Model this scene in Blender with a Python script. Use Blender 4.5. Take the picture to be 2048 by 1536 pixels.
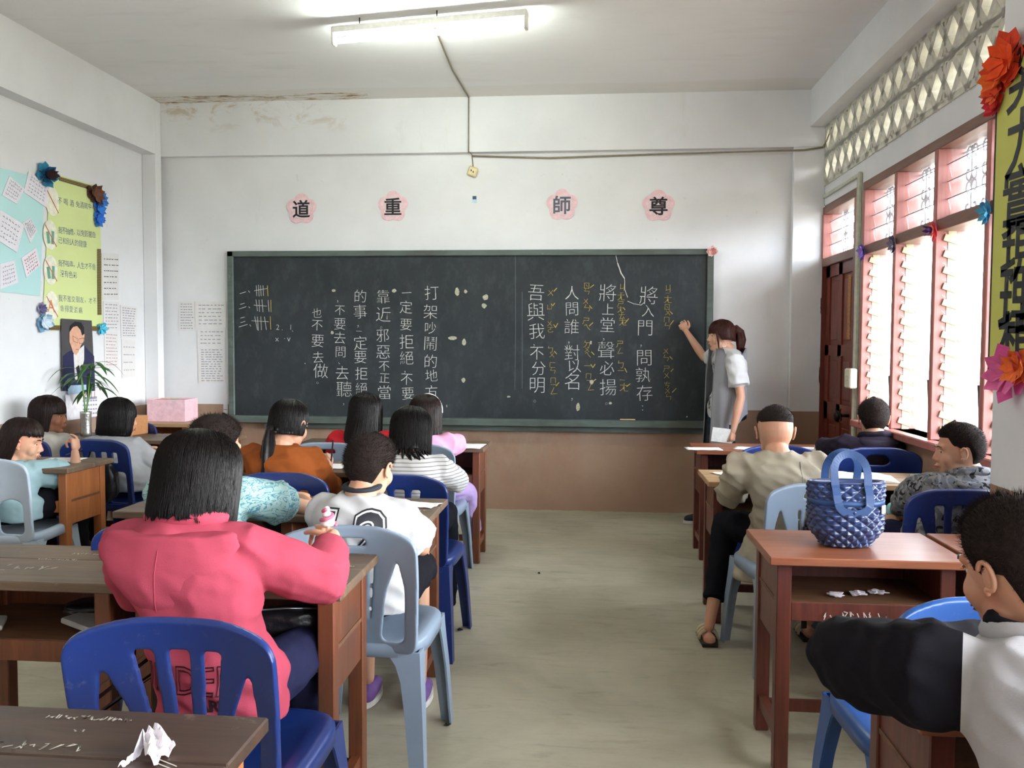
import bpy, bmesh, math, random
import numpy as np
from mathutils import Vector, Matrix, noise
from mathutils.bvhtree import BVHTree
random.seed(7); rng = np.random.default_rng(7)
PI = math.pi
S = bpy.context.scene
COL = S.collection
for o in list(bpy.data.objects): bpy.data.objects.remove(o)
# ------------------------------------------------------------ camera, light, exposure
F_PX, CAM_H, YAW, PITCH, ROLL = 1710.0, 1.36, .0902, .0475, .0049
_cy, _sy = math.cos(YAW), math.sin(YAW)
FW = Vector((-_sy*math.cos(PITCH), _cy*math.cos(PITCH), -math.sin(PITCH)))
_r = Vector((_cy, _sy, 0)); _u = _r.cross(FW)
RT = _r*math.cos(ROLL) + _u*math.sin(ROLL); UP = -_r*math.sin(ROLL) + _u*math.cos(ROLL)
cam = bpy.data.cameras.new('camera'); cam.sensor_width = 36; cam.lens = F_PX/2048*36; cam.clip_start = .05
co = bpy.data.objects.new('camera', cam); COL.objects.link(co)
m = Matrix((RT, UP, -FW)).transposed().to_4x4(); m.translation = (0, 0, CAM_H); co.matrix_world = m
S.camera = co
CAM = Vector((0, 0, CAM_H))
def ray(x, y): return FW + RT*((x-1024)/F_PX) - UP*((y-768)/F_PX)
def onZ(x, y, z=0.): d = ray(x, y); return CAM + d*((z-CAM_H)/d.z)
def onY(x, y, Y): d = ray(x, y); return CAM + d*(Y/d.y)
def onX(x, y, X): d = ray(x, y); return CAM + d*(X/d.x)
w = bpy.data.worlds.new('sky'); S.world = w; w.use_nodes = True
w.node_tree.nodes['Background'].inputs[0].default_value = (.87, .94, 1, 1)
w.node_tree.nodes['Background'].inputs[1].default_value = 7.6
S.view_settings.view_transform = 'Standard'; S.view_settings.look = 'None'
S.view_settings.gamma = 1; S.view_settings.use_curve_mapping = False
S.view_settings.exposure = EXPO = 1.5
S.cycles.use_denoising = True
S.cycles.max_bounces = 8; S.cycles.diffuse_bounces = 5; S.cycles.transparent_max_bounces = 12
S.cycles.caustics_reflective = False; S.cycles.caustics_refractive = False
S.cycles.sample_clamp_indirect = 6
def portal(name, loc, rot, sx, sy):
    l = bpy.data.lights.new(name, 'AREA'); l.shape = 'RECTANGLE'; l.size = sx; l.size_y = sy; l.cycles.is_portal = True
    o = bpy.data.objects.new(name, l); COL.objects.link(o); o.location = loc; o.rotation_euler = rot; return o
portal('sky_portal', (2.02, 4.6, 1.65), (0, PI/2, 0), 1.6, 2.6)
portal('sky_portal', (2.02, 0.2, 1.65), (0, PI/2, 0), 1.6, 5.2)
sl = bpy.data.lights.new('hazy_sun', 'SUN'); sl.energy = 1.15; sl.angle = math.radians(14); sl.color = (1, .97, .92)
so_ = bpy.data.objects.new('hazy_sun', sl); COL.objects.link(so_); so_.rotation_euler = Vector((-1, .32, -.17)).to_track_quat('-Z', 'Y').to_euler()
portal('sky_portal', (2.02, 5.0, 2.81), (0, PI/2, 0), .45, 3.5)

# ------------------------------------------------------------ materials
def srgb(h):
    if isinstance(h, str):
        h = h.lstrip('#'); c = [int(h[i:i+2], 16)/255 for i in (0, 2, 4)]
    else: c = [v/255 for v in h]
    return tuple(((v+.055)/1.055)**2.4 if v > .04045 else v/12.92 for v in c) + (1,)
MC = {}
class NT:
    def __init__(s, name):
        s.m = bpy.data.materials.new(name); s.m.use_nodes = True; s.t = s.m.node_tree
        s.b = s.t.nodes['Principled BSDF']; s.o = s.t.nodes['Material Output']
    def n(s, ty, **k):
        x = s.t.nodes.new(ty)
        for a, v in k.items():
            if a.startswith('i_'):
                key = a[2:]; key = int(key) if key.isdigit() else key.replace('_', ' ')
                x.inputs[key].default_value = v
            else: setattr(x, a, v)
        return x
    def l(s, a, b): s.t.links.new(a, b)
    def coord(s, scale=(1, 1, 1), gen='Object'):
        c = s.n('ShaderNodeTexCoord'); mp = s.n('ShaderNodeMapping'); mp.inputs['Scale'].default_value = scale
        s.l(c.outputs[gen], mp.inputs[0]); return mp.outputs[0]
    def noise(s, v, scale=5, detail=4, rough=.6, dist=0.):
        x = s.n('ShaderNodeTexNoise'); x.inputs['Scale'].default_value = scale; x.inputs['Detail'].default_value = detail
        x.inputs['Roughness'].default_value = rough; x.inputs['Distortion'].default_value = dist
        s.l(v, x.inputs['Vector']); return x.outputs['Fac']
    def ramp(s, f, p0, p1, c0=(0, 0, 0, 1), c1=(1, 1, 1, 1)):
        x = s.n('ShaderNodeValToRGB'); e = x.color_ramp.elements
        e[0].position = p0; e[1].position = p1; e[0].color = c0; e[1].color = c1; s.l(f, x.inputs[0]); return x.outputs[0]
    def mix(s, f, a, b, mode='MIX'):
        x = s.n('ShaderNodeMix', data_type='RGBA', blend_type=mode)
        for sock, v in ((x.inputs[0], f), (x.inputs[6], a), (x.inputs[7], b)):
            if hasattr(v, 'is_output'): s.l(v, sock)
            else: sock.default_value = v
        return x.outputs[2]
    def math(s, op, a, b=0.):
        x = s.n('ShaderNodeMath', operation=op)
        for i, v in enumerate((a, b)):
            if hasattr(v, 'is_output'): s.l(v, x.inputs[i])
            else: x.inputs[i].default_value = v
        return x.outputs[0]
    def xyz(s, v):
        x = s.n('ShaderNodeSeparateXYZ'); s.l(v, x.inputs[0]); return x.outputs
    def col(s, c):
        if hasattr(c, 'is_output'): s.l(c, s.b.inputs['Base Color'])
        else: s.b.inputs['Base Color'].default_value = c
    def bump(s, h, strength=.3, dist=.01):
        x = s.n('ShaderNodeBump'); x.inputs['Strength'].default_value = strength; x.inputs['Distance'].default_value = dist
        s.l(h, x.inputs['Height']); s.l(x.outputs[0], s.b.inputs['Normal'])
    def set(s, rough=.6, spec=.5, metal=0., **k):
        s.b.inputs['Roughness'].default_value = rough; s.b.inputs['Specular IOR Level'].default_value = spec
        s.b.inputs['Metallic'].default_value = metal
        for a, v in k.items(): s.b.inputs[a.replace('_', ' ')].default_value = v
        return s.m
def plain(name, c, rough=.6, spec=.4, var=.12, scale=30, bump=.1, metal=0, **k):
    key = ('plain', name)
    if key in MC: return MC[key]
    n = NT(name); base = srgb(c); v = n.coord()
    f = n.noise(v, scale, 3); dark = tuple(x*(1-var) for x in base[:3])+(1,); lite = tuple(min(1, x*(1+var)) for x in base[:3])+(1,)
    n.col(n.ramp(f, .3, .7, dark, lite))
    if bump: n.bump(f, bump, .004)
    MC[key] = n.set(rough, spec, metal, **k); return MC[key]
def emit(name, c, s):
    n = NT(name); n.b.inputs['Emission Color'].default_value = srgb(c); n.b.inputs['Emission Strength'].default_value = s
    n.col((0.8, .8, .8, 1)); return n.m
def fabric(name, c, c2=None, kind='plain', rough=.9, sc=1.):
    key = ('fab', name)
    if key in MC: return MC[key]
    n = NT(name); v = n.coord(); base = srgb(c)
    big = n.noise(v, 7, 3); fine = n.noise(v, 380, 2)
    dk = tuple(x*.86 for x in base[:3])+(1,); colr = n.ramp(big, .3, .7, dk, base)
    if kind == 'leaf':
        q = n.noise(n.coord((1, 1, 2.2)), 16*sc, 3, .5, 2.2); r = n.ramp(q, .49, .50); r2 = n.ramp(q, .545, .555)
        mk = n.mix(r2, r, (0, 0, 0, 1)); colr = n.mix(mk, colr, srgb(c2))
    if kind == 'camo':
        q = n.noise(v, 22*sc, 2, .4, 1.5); colr = n.mix(n.ramp(q, .48, .5), colr, srgb(c2))
        q2 = n.noise(n.coord((1.3, 1, 1)), 34*sc, 2, .4, 1.); colr = n.mix(n.ramp(q2, .60, .62), colr, srgb('2c2d30'))
    if kind == 'stripe':
        z = n.xyz(v)[2]; q = n.math('FRACT', n.math('MULTIPLY', z, 62)); colr = n.mix(n.ramp(q, .74, .78), colr, srgb(c2))
    if kind == 'quilt':
        pass
    n.col(colr)
    h = n.math('ADD', n.math('MULTIPLY', big, .3), n.math('MULTIPLY', fine, .12)); n.bump(h, .35, .01)
    MC[key] = n.set(rough, .08); return MC[key]
def skin(name='skin_warm', c='be957a'):
    key = ('skin', name)
    if key in MC: return MC[key]
    n = NT(name); v = n.coord(); base = srgb(c); f = n.noise(v, 12, 3); g = n.noise(v, 240, 2)
    red = (min(1, base[0]*1.12), base[1]*.84, base[2]*.8, 1)
    n.col(n.ramp(f, .35, .75, base, red)); n.bump(g, .08, .002)
    MC[key] = n.set(.5, .4, Subsurface_Weight=.12, Subsurface_Scale=.01); n.b.inputs['Subsurface Radius'].default_value = (1, .35, .2); return MC[key]
def hairmat(name, c, rough=.34):
    key = ('hair', name)
    if key in MC: return MC[key]
    n = NT(name); base = srgb(c); f = n.noise(n.coord((60, 60, 4)), 2, 3)
    n.col(n.ramp(f, .3, .75, tuple(x*.6 for x in base[:3])+(1,), tuple(x*1.8 for x in base[:3])+(1,))); n.bump(f, .5, .004)
    MC[key] = n.set(rough, .22); return MC[key]
def wood(name, c1, c2, rough=.5, axis=0, wear=0., wearc='b9ad97', sc=1., coat=0.):
    key = ('wood', name)
    if key in MC: return MC[key]
    n = NT(name); s = [9*sc]*3; s[axis] = .9*sc; v = n.coord(tuple(s))
    g = n.noise(v, 3.2, 6, .65, 1.3); g2 = n.noise(v, 14, 3)
    cc = n.ramp(g, .3, .72, srgb(c1), srgb(c2)); cc = n.mix(n.math('MULTIPLY', n.ramp(g2, .35, .7), .25), cc, srgb(c1), 'MULTIPLY')
    if wear:
        q = n.noise(n.coord(), 9, 8, .75, .4); big = n.noise(n.coord(), 2.3, 3)
        cc = n.mix(n.math('MULTIPLY', n.ramp(q, .63, .67), wear), cc, srgb(wearc))
        cc = n.mix(n.math('MULTIPLY', n.ramp(big, .42, .6), .45), cc, srgb('3a322a'))
    n.col(cc); n.bump(g, .18, .003)
    MC[key] = n.set(rough, .5, Coat_Weight=coat, Coat_Roughness=.25); return MC[key]
def plastic(name, c, rough=.34):
    key = ('pl', name)
    if key in MC: return MC[key]
    n = NT(name); base = srgb(c); q = n.noise(n.coord(), 26, 6, .8); g = n.noise(n.coord(), 5, 3)
    cc = n.ramp(g, .3, .7, tuple(x*.88 for x in base[:3])+(1,), base)
    cc = n.mix(n.math('MULTIPLY', n.ramp(q, .60, .72), .22), cc, srgb('8a8f96')); n.col(cc)
    n.bump(n.noise(n.coord(), 90, 2), .06, .003)
    MC[key] = n.set(rough, .5); return MC[key]

# ------------------------------------------------------------ mesh helpers
def mesh_from(verts, faces, name='m'):
    me = bpy.data.meshes.new(name); me.from_pydata([tuple(v) for v in verts], [], faces); me.validate(); return me
def smooth(me, on=True):
    me.polygons.foreach_set('use_smooth', [on]*len(me.polygons)); me.update(); return me
def add(name, me, mat=None, parent=None, loc=None, rot=None, sm=None):
    if isinstance(me, MB): me = me.mesh(name)
    me.name = name
    if sm is not None: smooth(me, sm)
    if mat is not None and not me.materials: me.materials.append(mat)
    o = bpy.data.objects.new(name, me); COL.objects.link(o)
    if parent: o.parent = parent
    if loc is not None: o.location = loc
    if rot is not None: o.rotation_euler = rot
    return o
def empty(name, loc=(0, 0, 0), rz=0):
    o = bpy.data.objects.new(name, None); COL.objects.link(o); o.location = loc; o.rotation_euler = (0, 0, rz); o.empty_display_size = .1; return o
def tag(o, label=None, cat=None, group=None, kind=None):
    if label: o['label'] = label
    if cat: o['category'] = cat
    if group: o['group'] = group
    if kind: o['kind'] = kind
    return o
class MB:
    """collects simple solids into one mesh"""
    def __init__(s): s.v = []; s.f = []; s.sm = []
    def raw(s, v, f, sm=False):
        b = len(s.v); s.v += [tuple(p) for p in v]; s.f += [tuple(i+b for i in q) for q in f]; s.sm += [sm]*len(f); return s
    def box(s, c, d, rz=0, M=None, bev=0.):
        x, y, z = [k/2 for k in d]
        if bev > 0:
            b = min(bev, x*.9, y*.9, z*.9); pts = []
            for zz, q in ((-z, b), (-z+b, 0), (z-b, 0), (z, b)):
                X, Y = x-q, y-q; e = b if q == 0 else b*.3
                pts.append([(X-e, -Y, zz), (X, -Y+e, zz), (X, Y-e, zz), (X-e, Y, zz), (-X+e, Y, zz), (-X, Y-e, zz), (-X, -Y+e, zz), (-X+e, -Y, zz)])
            v = [p for r in pts for p in r]; f = []
            for i in range(3):
                for j in range(8): f.append((i*8+j, i*8+(j+1) % 8, (i+1)*8+(j+1) % 8, (i+1)*8+j))
            f.append(tuple(range(7, -1, -1))); f.append(tuple(24+j for j in range(8)))
        else:
            v = [(-x, -y, -z), (x, -y, -z), (x, y, -z), (-x, y, -z), (-x, -y, z), (x, -y, z), (x, y, z), (-x, y, z)]
            f = [(3, 2, 1, 0), (4, 5, 6, 7), (0, 1, 5, 4), (1, 2, 6, 5), (2, 3, 7, 6), (3, 0, 4, 7)]
        R = M if M is not None else Matrix.Rotation(rz, 3, 'Z')
        c = Vector(c); return s.raw([R @ Vector(p) + c for p in v], f)
    def bb(s, x0, x1, y0, y1, z0, z1, bev=0.): return s.box(((x0+x1)/2, (y0+y1)/2, (z0+z1)/2), (abs(x1-x0), abs(y1-y0), abs(z1-z0)), bev=bev)
    def tube(s, pts, r, n=8, up=None, flat=1., cap=True, r2=None, closed=False):
        """tube through pts; r number or list; flat = ratio of the second half-axis; up = direction of the first"""
        pts = [Vector(p) for p in pts]; k = len(pts); rr = r if hasattr(r, '__len__') else [r]*k
        v = []; f = []; prev = None
        for i, p in enumerate(pts):
            if closed: t = pts[(i+1) % k]-pts[i-1]
            else: t = pts[min(i+1, k-1)]-pts[max(i-1, 0)]
            if t.length < 1e-9: t = Vector((0, 0, 1))
            t.normalize()
            a = Vector(up) if up is not None else (prev if prev is not None else (Vector((0, 0, 1)) if abs(t.z) < .9 else Vector((1, 0, 0))))
            a = a - t*a.dot(t)
            if a.length < 1e-6: a = t.orthogonal()
            a.normalize(); prev = a; b = t.cross(a)
            fl = flat[i] if hasattr(flat, '__len__') else flat
            for j in range(n):
                w = 2*PI*j/n; v.append(p + a*(math.cos(w)*rr[i]) + b*(math.sin(w)*rr[i]*fl))
        rings = k if closed else k-1
        for i in range(rings):
            i2 = (i+1) % k
            for j in range(n): f.append((i*n+j, i*n+(j+1) % n, i2*n+(j+1) % n, i2*n+j))
        if cap and not closed:
            f.append(tuple(range(n-1, -1, -1))); f.append(tuple((k-1)*n+j for j in range(n)))
        return s.raw(v, f, True)
    def rod(s, pts, r, n=8, **k):
        """tube with rounded ends"""
        pts = [Vector(p) for p in pts]; rr = list(r) if hasattr(r, '__len__') else [r]*len(pts)
        d0 = (pts[0]-pts[1]).normalized(); d1 = (pts[-1]-pts[-2]).normalized()
        P = [pts[0]+d0*rr[0]*.92, pts[0]+d0*rr[0]*.6]+pts+[pts[-1]+d1*rr[-1]*.6, pts[-1]+d1*rr[-1]*.92]
        R = [rr[0]*.35, rr[0]*.8]+rr+[rr[-1]*.8, rr[-1]*.35]
        return s.tube(P, R, n, **k)
    def ell(s, c, r, M=None, nu=14, nv=9):
        v = []; f = []; c = Vector(c); M = M if M is not None else Matrix.Identity(3)
        r = r if hasattr(r, '__len__') else (r, r, r)
        v.append(c + M @ Vector((0, 0, -r[2])))
        for i in range(1, nv):
            a = -PI/2+PI*i/nv
            for j in range(nu):
                b = 2*PI*j/nu; v.append(c + M @ Vector((r[0]*math.cos(a)*math.cos(b), r[1]*math.cos(a)*math.sin(b), r[2]*math.sin(a))))
        v.append(c + M @ Vector((0, 0, r[2]))); L = len(v)-1
        for j in range(nu):
            f.append((0, 1+(j+1) % nu, 1+j)); f.append((L, L-nu+j, L-nu+(j+1) % nu))
        for i in range(nv-2):
            for j in range(nu):
                a = 1+i*nu+j; b = 1+i*nu+(j+1) % nu; f.append((a, b, b+nu, a+nu))
        return s.raw(v, f, True)
    def loft(s, rings, cap=True, sm=True):
        n = len(rings[0]); v = [p for r in rings for p in r]; f = []
        for i in range(len(rings)-1):
            for j in range(n): f.append((i*n+j, i*n+(j+1) % n, (i+1)*n+(j+1) % n, (i+1)*n+j))
        if cap: f.append(tuple(range(n-1, -1, -1))); f.append(tuple((len(rings)-1)*n+j for j in range(n)))
        return s.raw(v, f, sm)
    def prism(s, poly, d, M=None, c=(0, 0, 0)):
        """poly in xy extruded along z by d, placed by M, c"""
        n = len(poly); M = M if M is not None else Matrix.Identity(3); c = Vector(c)
        v = [c + M @ Vector((x, y, 0)) for x, y in poly] + [c + M @ Vector((x, y, d)) for x, y in poly]
        f = [tuple(range(n-1, -1, -1)), tuple(range(n, 2*n))] + [(i, (i+1) % n, n+(i+1) % n, n+i) for i in range(n)]
        return s.raw(v, f)
    def mesh(s, name='m'):
        me = bpy.data.meshes.new(name); me.from_pydata(s.v, [], s.f)
        me.polygons.foreach_set('use_smooth', s.sm); me.update(); return me
def lathe(prof, n=24, c=(0, 0, 0)):
    mb = MB(); mb.loft([[Vector((r*math.cos(2*PI*j/n)+c[0], r*math.sin(2*PI*j/n)+c[1], z+c[2])) for j in range(n)] for r, z in prof]); return mb
def vox(me, size, sm=3, fac=.6):
    """unite overlapping closed solids into one continuous surface"""
    if isinstance(me, MB): me = me.mesh()
    o = bpy.data.objects.new('t', me); COL.objects.link(o)
    md = o.modifiers.new('r', 'REMESH'); md.mode = 'VOXEL'; md.voxel_size = size; md.use_smooth_shade = True
    if sm: q = o.modifiers.new('s', 'SMOOTH'); q.factor = fac; q.iterations = sm
    dg = bpy.context.evaluated_depsgraph_get(); r = bpy.data.meshes.new_from_object(o.evaluated_get(dg))
    bpy.data.objects.remove(o); bpy.data.meshes.remove(me); smooth(r); return r
def joinm(*ms):
    bm = bmesh.new()
    for k in ms:
        k = k.mesh() if isinstance(k, MB) else k; bm.from_mesh(k)
    me = bpy.data.meshes.new('j'); bm.to_mesh(me); bm.free(); return me
def verts(me):
    a = np.empty(len(me.vertices)*3, dtype=np.float32); me.vertices.foreach_get('co', a); return a.reshape(-1, 3)
def setv(me, a): me.vertices.foreach_set('co', np.ascontiguousarray(a, dtype=np.float32).ravel()); me.update()
def normals(me):
    a = np.empty(len(me.vertices)*3, dtype=np.float32); me.vertices.foreach_get('normal', a); return a.reshape(-1, 3)
def ramp(me): return me
def wrinkle(me, amp=.006, sc=(9, 9, 16), seed=0., keep=None):
    P = verts(me); N = normals(me); out = np.zeros(len(P)); sx, sy, sz = sc
    for i, p in enumerate(P):
        q = Vector((p[0]*sx+seed, p[1]*sy, p[2]*sz+p[0]*5)); a = noise.noise(q); b = noise.noise(q*2.1)
        out[i] = (1-abs(a)*3.2)*.7 + b*.5 + noise.noise(q*.35)*.8
    setv(me, P + N*(out*amp)[:, None]); return me
FONT = {}
def textmesh(body, size=1., offset=0., extrude=0., align='CENTER', vertical=False, spacing=1., outline=0., shear=0.):
    c = bpy.data.curves.new('t', 'FONT'); c.body = '\n'.join(body) if vertical else body
    c.size = size; c.offset = offset; c.extrude = extrude; c.align_x = align; c.align_y = 'CENTER'; c.space_line = spacing if vertical else 1
    c.resolution_u = 3; c.shear = shear
    if outline: c.fill_mode = 'NONE'; c.bevel_depth = outline; c.bevel_resolution = 0
    o = bpy.data.objects.new('t', c); COL.objects.link(o); dg = bpy.context.evaluated_depsgraph_get(); dg.update()
    me = bpy.data.meshes.new_from_object(o.evaluated_get(dg)); bpy.data.objects.remove(o); bpy.data.curves.remove(c)
    me.materials.clear(); return me
def glyphs(items, offset=0., jit=0.):
    """items: (char, x, y, size) -> one flat mesh in xy"""
    bm = bmesh.new()
    for ch, x, y, sz in items:
        me = textmesh(ch, 1., offset/sz); P = verts(me)
        if len(P) == 0: continue
        ctr = (P.max(0)+P.min(0))/2 if ch not in '，。、．·' else np.array([0, 0, 0]); P = P-ctr; a = random.uniform(-jit, jit)
        R = np.array([[math.cos(a), -math.sin(a), 0], [math.sin(a), math.cos(a), 0], [0, 0, 1]]); P = P@R.T*sz*(1+random.uniform(-jit, jit)) + np.array([x, y, 0])
        setv(me, P); bm.from_mesh(me); bpy.data.meshes.remove(me)
    me = bpy.data.meshes.new('g'); bm.to_mesh(me); bm.free(); return me
def strokes(lines, wd, jag=0.):
    """flat ribbons in xy; lines: lists of points"""
    mb = MB()
    for L in lines:
        L = [Vector((p[0], p[1], 0)) for p in L]
        for a, b in zip(L, L[1:]):
            d = (b-a); n = Vector((-d.y, d.x, 0))
            if n.length < 1e-7: continue
            n = n.normalized()*wd/2; e = d.normalized()*wd*.3; mb.raw([a-n-e, b-n+e, b+n+e, a+n-e], [(0, 1, 2, 3)])
    return mb.mesh()
def xf(me, M): me.transform(M); me.update(); return me
WALLM = Matrix(((1, 0, 0, 0), (0, 0, -1, 0), (0, 1, 0, 0), (0, 0, 0, 1)))       # xy -> xz facing -Y
LEFTM = Matrix(((0, 0, 1, 0), (1, 0, 0, 0), (0, 1, 0, 0), (0, 0, 0, 1)))         # xy -> yz facing +X
RIGHTM = Matrix(((0, 0, -1, 0), (-1, 0, 0, 0), (0, 1, 0, 0), (0, 0, 0, 1)))      # xy -> yz facing -X
def scrib(x, y, wd, ht, seed=0, n=None):
    r = random.Random(seed); n = n or int(wd/ht*1.6); L = []; cx = x
    for i in range(n):
        s = wd/n; k = []
        for j in range(r.randint(3, 5)): k.append((cx+r.uniform(0, s*.8), y+r.uniform(-ht/2, ht/2)))
        L.append(k); cx += s
    return L
# ------------------------------------------------------------ the room
D, XL, XR, ZC, YB = 6.83, -3.62, 1.78, 3.30, -3.2
def wall_mat():
    n = NT('painted_wall'); v = n.coord(); X, Y, Z = n.xyz(v)
    a = n.noise(v, 1.6, 5, .6); b = n.noise(v, 14, 6, .7); c = n.noise(n.coord((1, 1, .25)), 6, 5, .7)
    wh = n.mix(n.ramp(a, .35, .7), srgb('dadbdd'), srgb('e4e5e7'))
    wh = n.mix(n.math('MULTIPLY', n.ramp(b, .66, .74), .35), wh, srgb('a9a89c'))
    wh = n.mix(n.math('MULTIPLY', n.ramp(c, .62, .8), .25), wh, srgb('b8b7aa'))
    # rust coloured leak marks where wall meets ceiling, left part of the front wall
    q = n.noise(n.coord((1.2, 1, 2.4)), 3.1, 5, .7, .6)
    band = n.math('MULTIPLY', n.ramp(Z, 3.12, 3.29), 1.)
    zz = n.ramp(n.math('DIVIDE', Z, 4.), .755, .824); xx = n.ramp(n.math('MULTIPLY', X, -.25), .40, .52)
    xl = n.math('MULTIPLY', n.math('LESS_THAN', X, -1.95), n.math('GREATER_THAN', Y, 6.74))
    k = n.math('MULTIPLY', n.math('MULTIPLY', zz, n.ramp(q, .52, .62)), xl); wh = n.mix(n.math('MULTIPLY', k, .7), wh, srgb('b19a6c'))
    br = n.mix(n.ramp(a, .3, .7), srgb('947460'), srgb('a4856f'))
    br = n.mix(n.math('MULTIPLY', n.ramp(b, .58, .75), .35), br, srgb('a98e74'))
    # chalk dust below the board
    cx = n.ramp(n.math('MULTIPLY', n.math('ADD', X, 3.4), .2), .55, .95, (1, 1, 1, 1), (0, 0, 0, 1)); cz = n.ramp(Z, .05, .7)
    dust = n.math('MULTIPLY', n.math('MULTIPLY', cx, cz), n.ramp(n.noise(n.coord((1.5, 1, .8)), 2.4, 6, .7), .40, .68))
    br = n.mix(n.math('MULTIPLY', dust, .6), br, srgb('b3a595'))
    foot = n.math('LESS_THAN', n.math('ADD', Z, n.math('MULTIPLY', b, .02)), .03); br = n.mix(foot, br, srgb('a8a189'))
    edge = n.math('GREATER_THAN', n.math('ADD', Z, n.math('MULTIPLY', c, .004)), .847)
    n.col(n.mix(edge, br, wh)); n.bump(n.math('ADD', b, n.math('MULTIPLY', a, .6)), .12, .01)
    return n.set(.55, .35)
def ceil_mat():
    n = NT('ceiling_paint'); v = n.coord(); X, Y, Z = n.xyz(v)
    a = n.noise(v, 1.1, 4); b = n.noise(n.coord((.5, 2.2, 1)), 3, 6, .7)
    c = n.mix(n.ramp(a, .3, .7), srgb('e3e2e2'), srgb('ebeaea')); c = n.mix(n.math('MULTIPLY', n.ramp(b, .55, .75), .2), c, srgb('b6afa3'))
    pale = n.math('GREATER_THAN', n.math('ADD', Y, n.math('MULTIPLY', a, .25)), 6.62); c = n.mix(n.math('MULTIPLY', pale, .5), c, srgb('dddad2'))
    q = n.noise(n.coord((1.1, 3, 1)), 3.6, 6, .75, .8)
    near = n.math('GREATER_THAN', Y, 6.60); nx = n.math('LESS_THAN', X, -1.75)
    k = n.math('MULTIPLY', n.math('MULTIPLY', near, nx), n.ramp(q, .47, .56)); c = n.mix(n.math('MULTIPLY', k, .75), c, srgb('b09468'))
    k2 = n.math('MULTIPLY', n.math('MULTIPLY', near, nx), n.ramp(q, .57, .60)); c = n.mix(n.math('MULTIPLY', k2, .85), c, srgb('76543a'))
    n.col(c); n.bump(b, .1, .01); return n.set(.6, .3)
def floor_mat():
    n = NT('worn_concrete'); v = n.coord(); a = n.noise(v, 1.3, 6, .65, .5); b = n.noise(v, 9, 8, .7); s = n.noise(n.coord((1, 5, 1)), 3, 6, .7, 1.2)
    c = n.mix(n.ramp(a, .35, .65), srgb('97917d'), srgb('b0aa95')); c = n.mix(n.math('MULTIPLY', n.ramp(b, .5, .75), .3), c, srgb('aaa389'))
    c = n.mix(n.math('MULTIPLY', n.ramp(s, .56, .74), .38), c, srgb('696252')); n.col(c)
    n.l(n.ramp(s, .3, .8, (.32,)*3+(1,), (.6,)*3+(1,)), n.b.inputs['Roughness']); n.bump(b, .12, .01)
    n.b.inputs['Specular IOR Level'].default_value = .4; return n.m
WM = wall_mat(); CM = ceil_mat()
def struct(name, mb, mat, parent=None, **k): return tag(add(name, mb, mat, parent, **k), kind='structure') if not parent else add(name, mb, mat, parent, **k)
struct('floor', MB().bb(XL-.2, XR+.2, YB-.2, D+.2, -.1, 0), floor_mat())
struct('ceiling', MB().bb(XL-.2, XR+1.3, YB-.2, D+.2, ZC, ZC+.12), CM)
mb = MB().bb(XL-.2, XR+.13, D, D+.2, 0, ZC).bb(XL, XR, D-.05, D, 2.87, ZC).bb(XL, -3.50, D-.14, D-.051, 0, ZC, .006).bb(1.54, XR, D-.05, D-.001, 0, 2.87, .006)
WF = struct('wall_front', mb, WM)
struct('wall_left', MB().bb(XL-.15, XL, YB, D, 0, ZC).bb(XL, -3.50, YB, D-.14, 2.87, ZC), WM)
struct('wall_back', MB().bb(XL-.2, XR+.13, YB-.15, YB, 0, ZC), WM)
mb = MB()
W0, W1 = 3.42, 5.82           # main window; the other openings lie behind the camera
B0, B1 = -2.7, 2.8
SZ, TZ = .87, 2.42
t0, t1 = XR, XR+.13
mb.bb(t0, t1, YB, 5.94, 0, SZ).bb(t0, t1, B1, W0, SZ, TZ).bb(t0, t1, YB, B0, SZ, TZ).bb(t0, t1, W1, 5.94, SZ, TZ).bb(t0, t1, 6.80, D, 0, TZ)
mb.bb(t0, t1, YB, D, TZ, 2.58).bb(t0, t1, YB, 3.0, 2.58, 3.02).bb(t0-.12, t1, YB, D-.052, 3.02, ZC)
mb.bb(1.50, XR, 2.98, 3.34, 0, 3.02, .008)
WR = struct('wall_right', mb, WM)
# pierced ventilation blocks: two diamond rings per block
def vent_mesh():
    m = MB(); w, h, d, b = .185, .22, .12, .046
    for k in (-1, 1):
        cy = k*w/2
        for (a, c) in (((-w/2, 0), (0, h/2)), ((0, h/2), (w/2, 0)), ((w/2, 0), (0, -h/2)), ((0, -h/2), (-w/2, 0))):
            v = Vector((c[0]-a[0], c[1]-a[1])); L = v.length; an = math.atan2(v.y, v.x)
            M = Matrix(((0, 0, 1), (1, 0, 0), (0, 1, 0))) @ Matrix.Rotation(an, 3, 'Z')
            m.box((0, cy+(a[0]+c[0])/2, (a[1]+c[1])/2), (L, b, d), M=M)
    m.box((0, 0, h/2-.006), (d, 2*w, .034)).box((0, 0, -h/2+.006), (d, 2*w, .034)).box((0, w-.006, 0), (d, .014, h)).box((0, -w+.006, 0), (d, .014, h))
    return m.mesh()
ventm = plain('cement_block_paint', 'd2cfc3', .7, bump=.3); vm = vent_mesh(); vm.materials.append(ventm)
y = 6.60
while y > 3.0:
    for z in (2.69, 2.91): add('vent_block', vm, None, WR, loc=(XR+.05, y, z))
    y -= .37
# eave and corridor outside
plast = plain('outside_plaster', 'c9c6bc', .8)
struct('exterior_eave', MB().bb(XR+.13, XR+1.5, YB, D+.2, 3.0, 3.1), plast)
struct('exterior_ground', MB().bb(XR+.2, 60, -40, 60, -.5, -.4), plain('outside_ground', 'a39c8c', .9))
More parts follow.
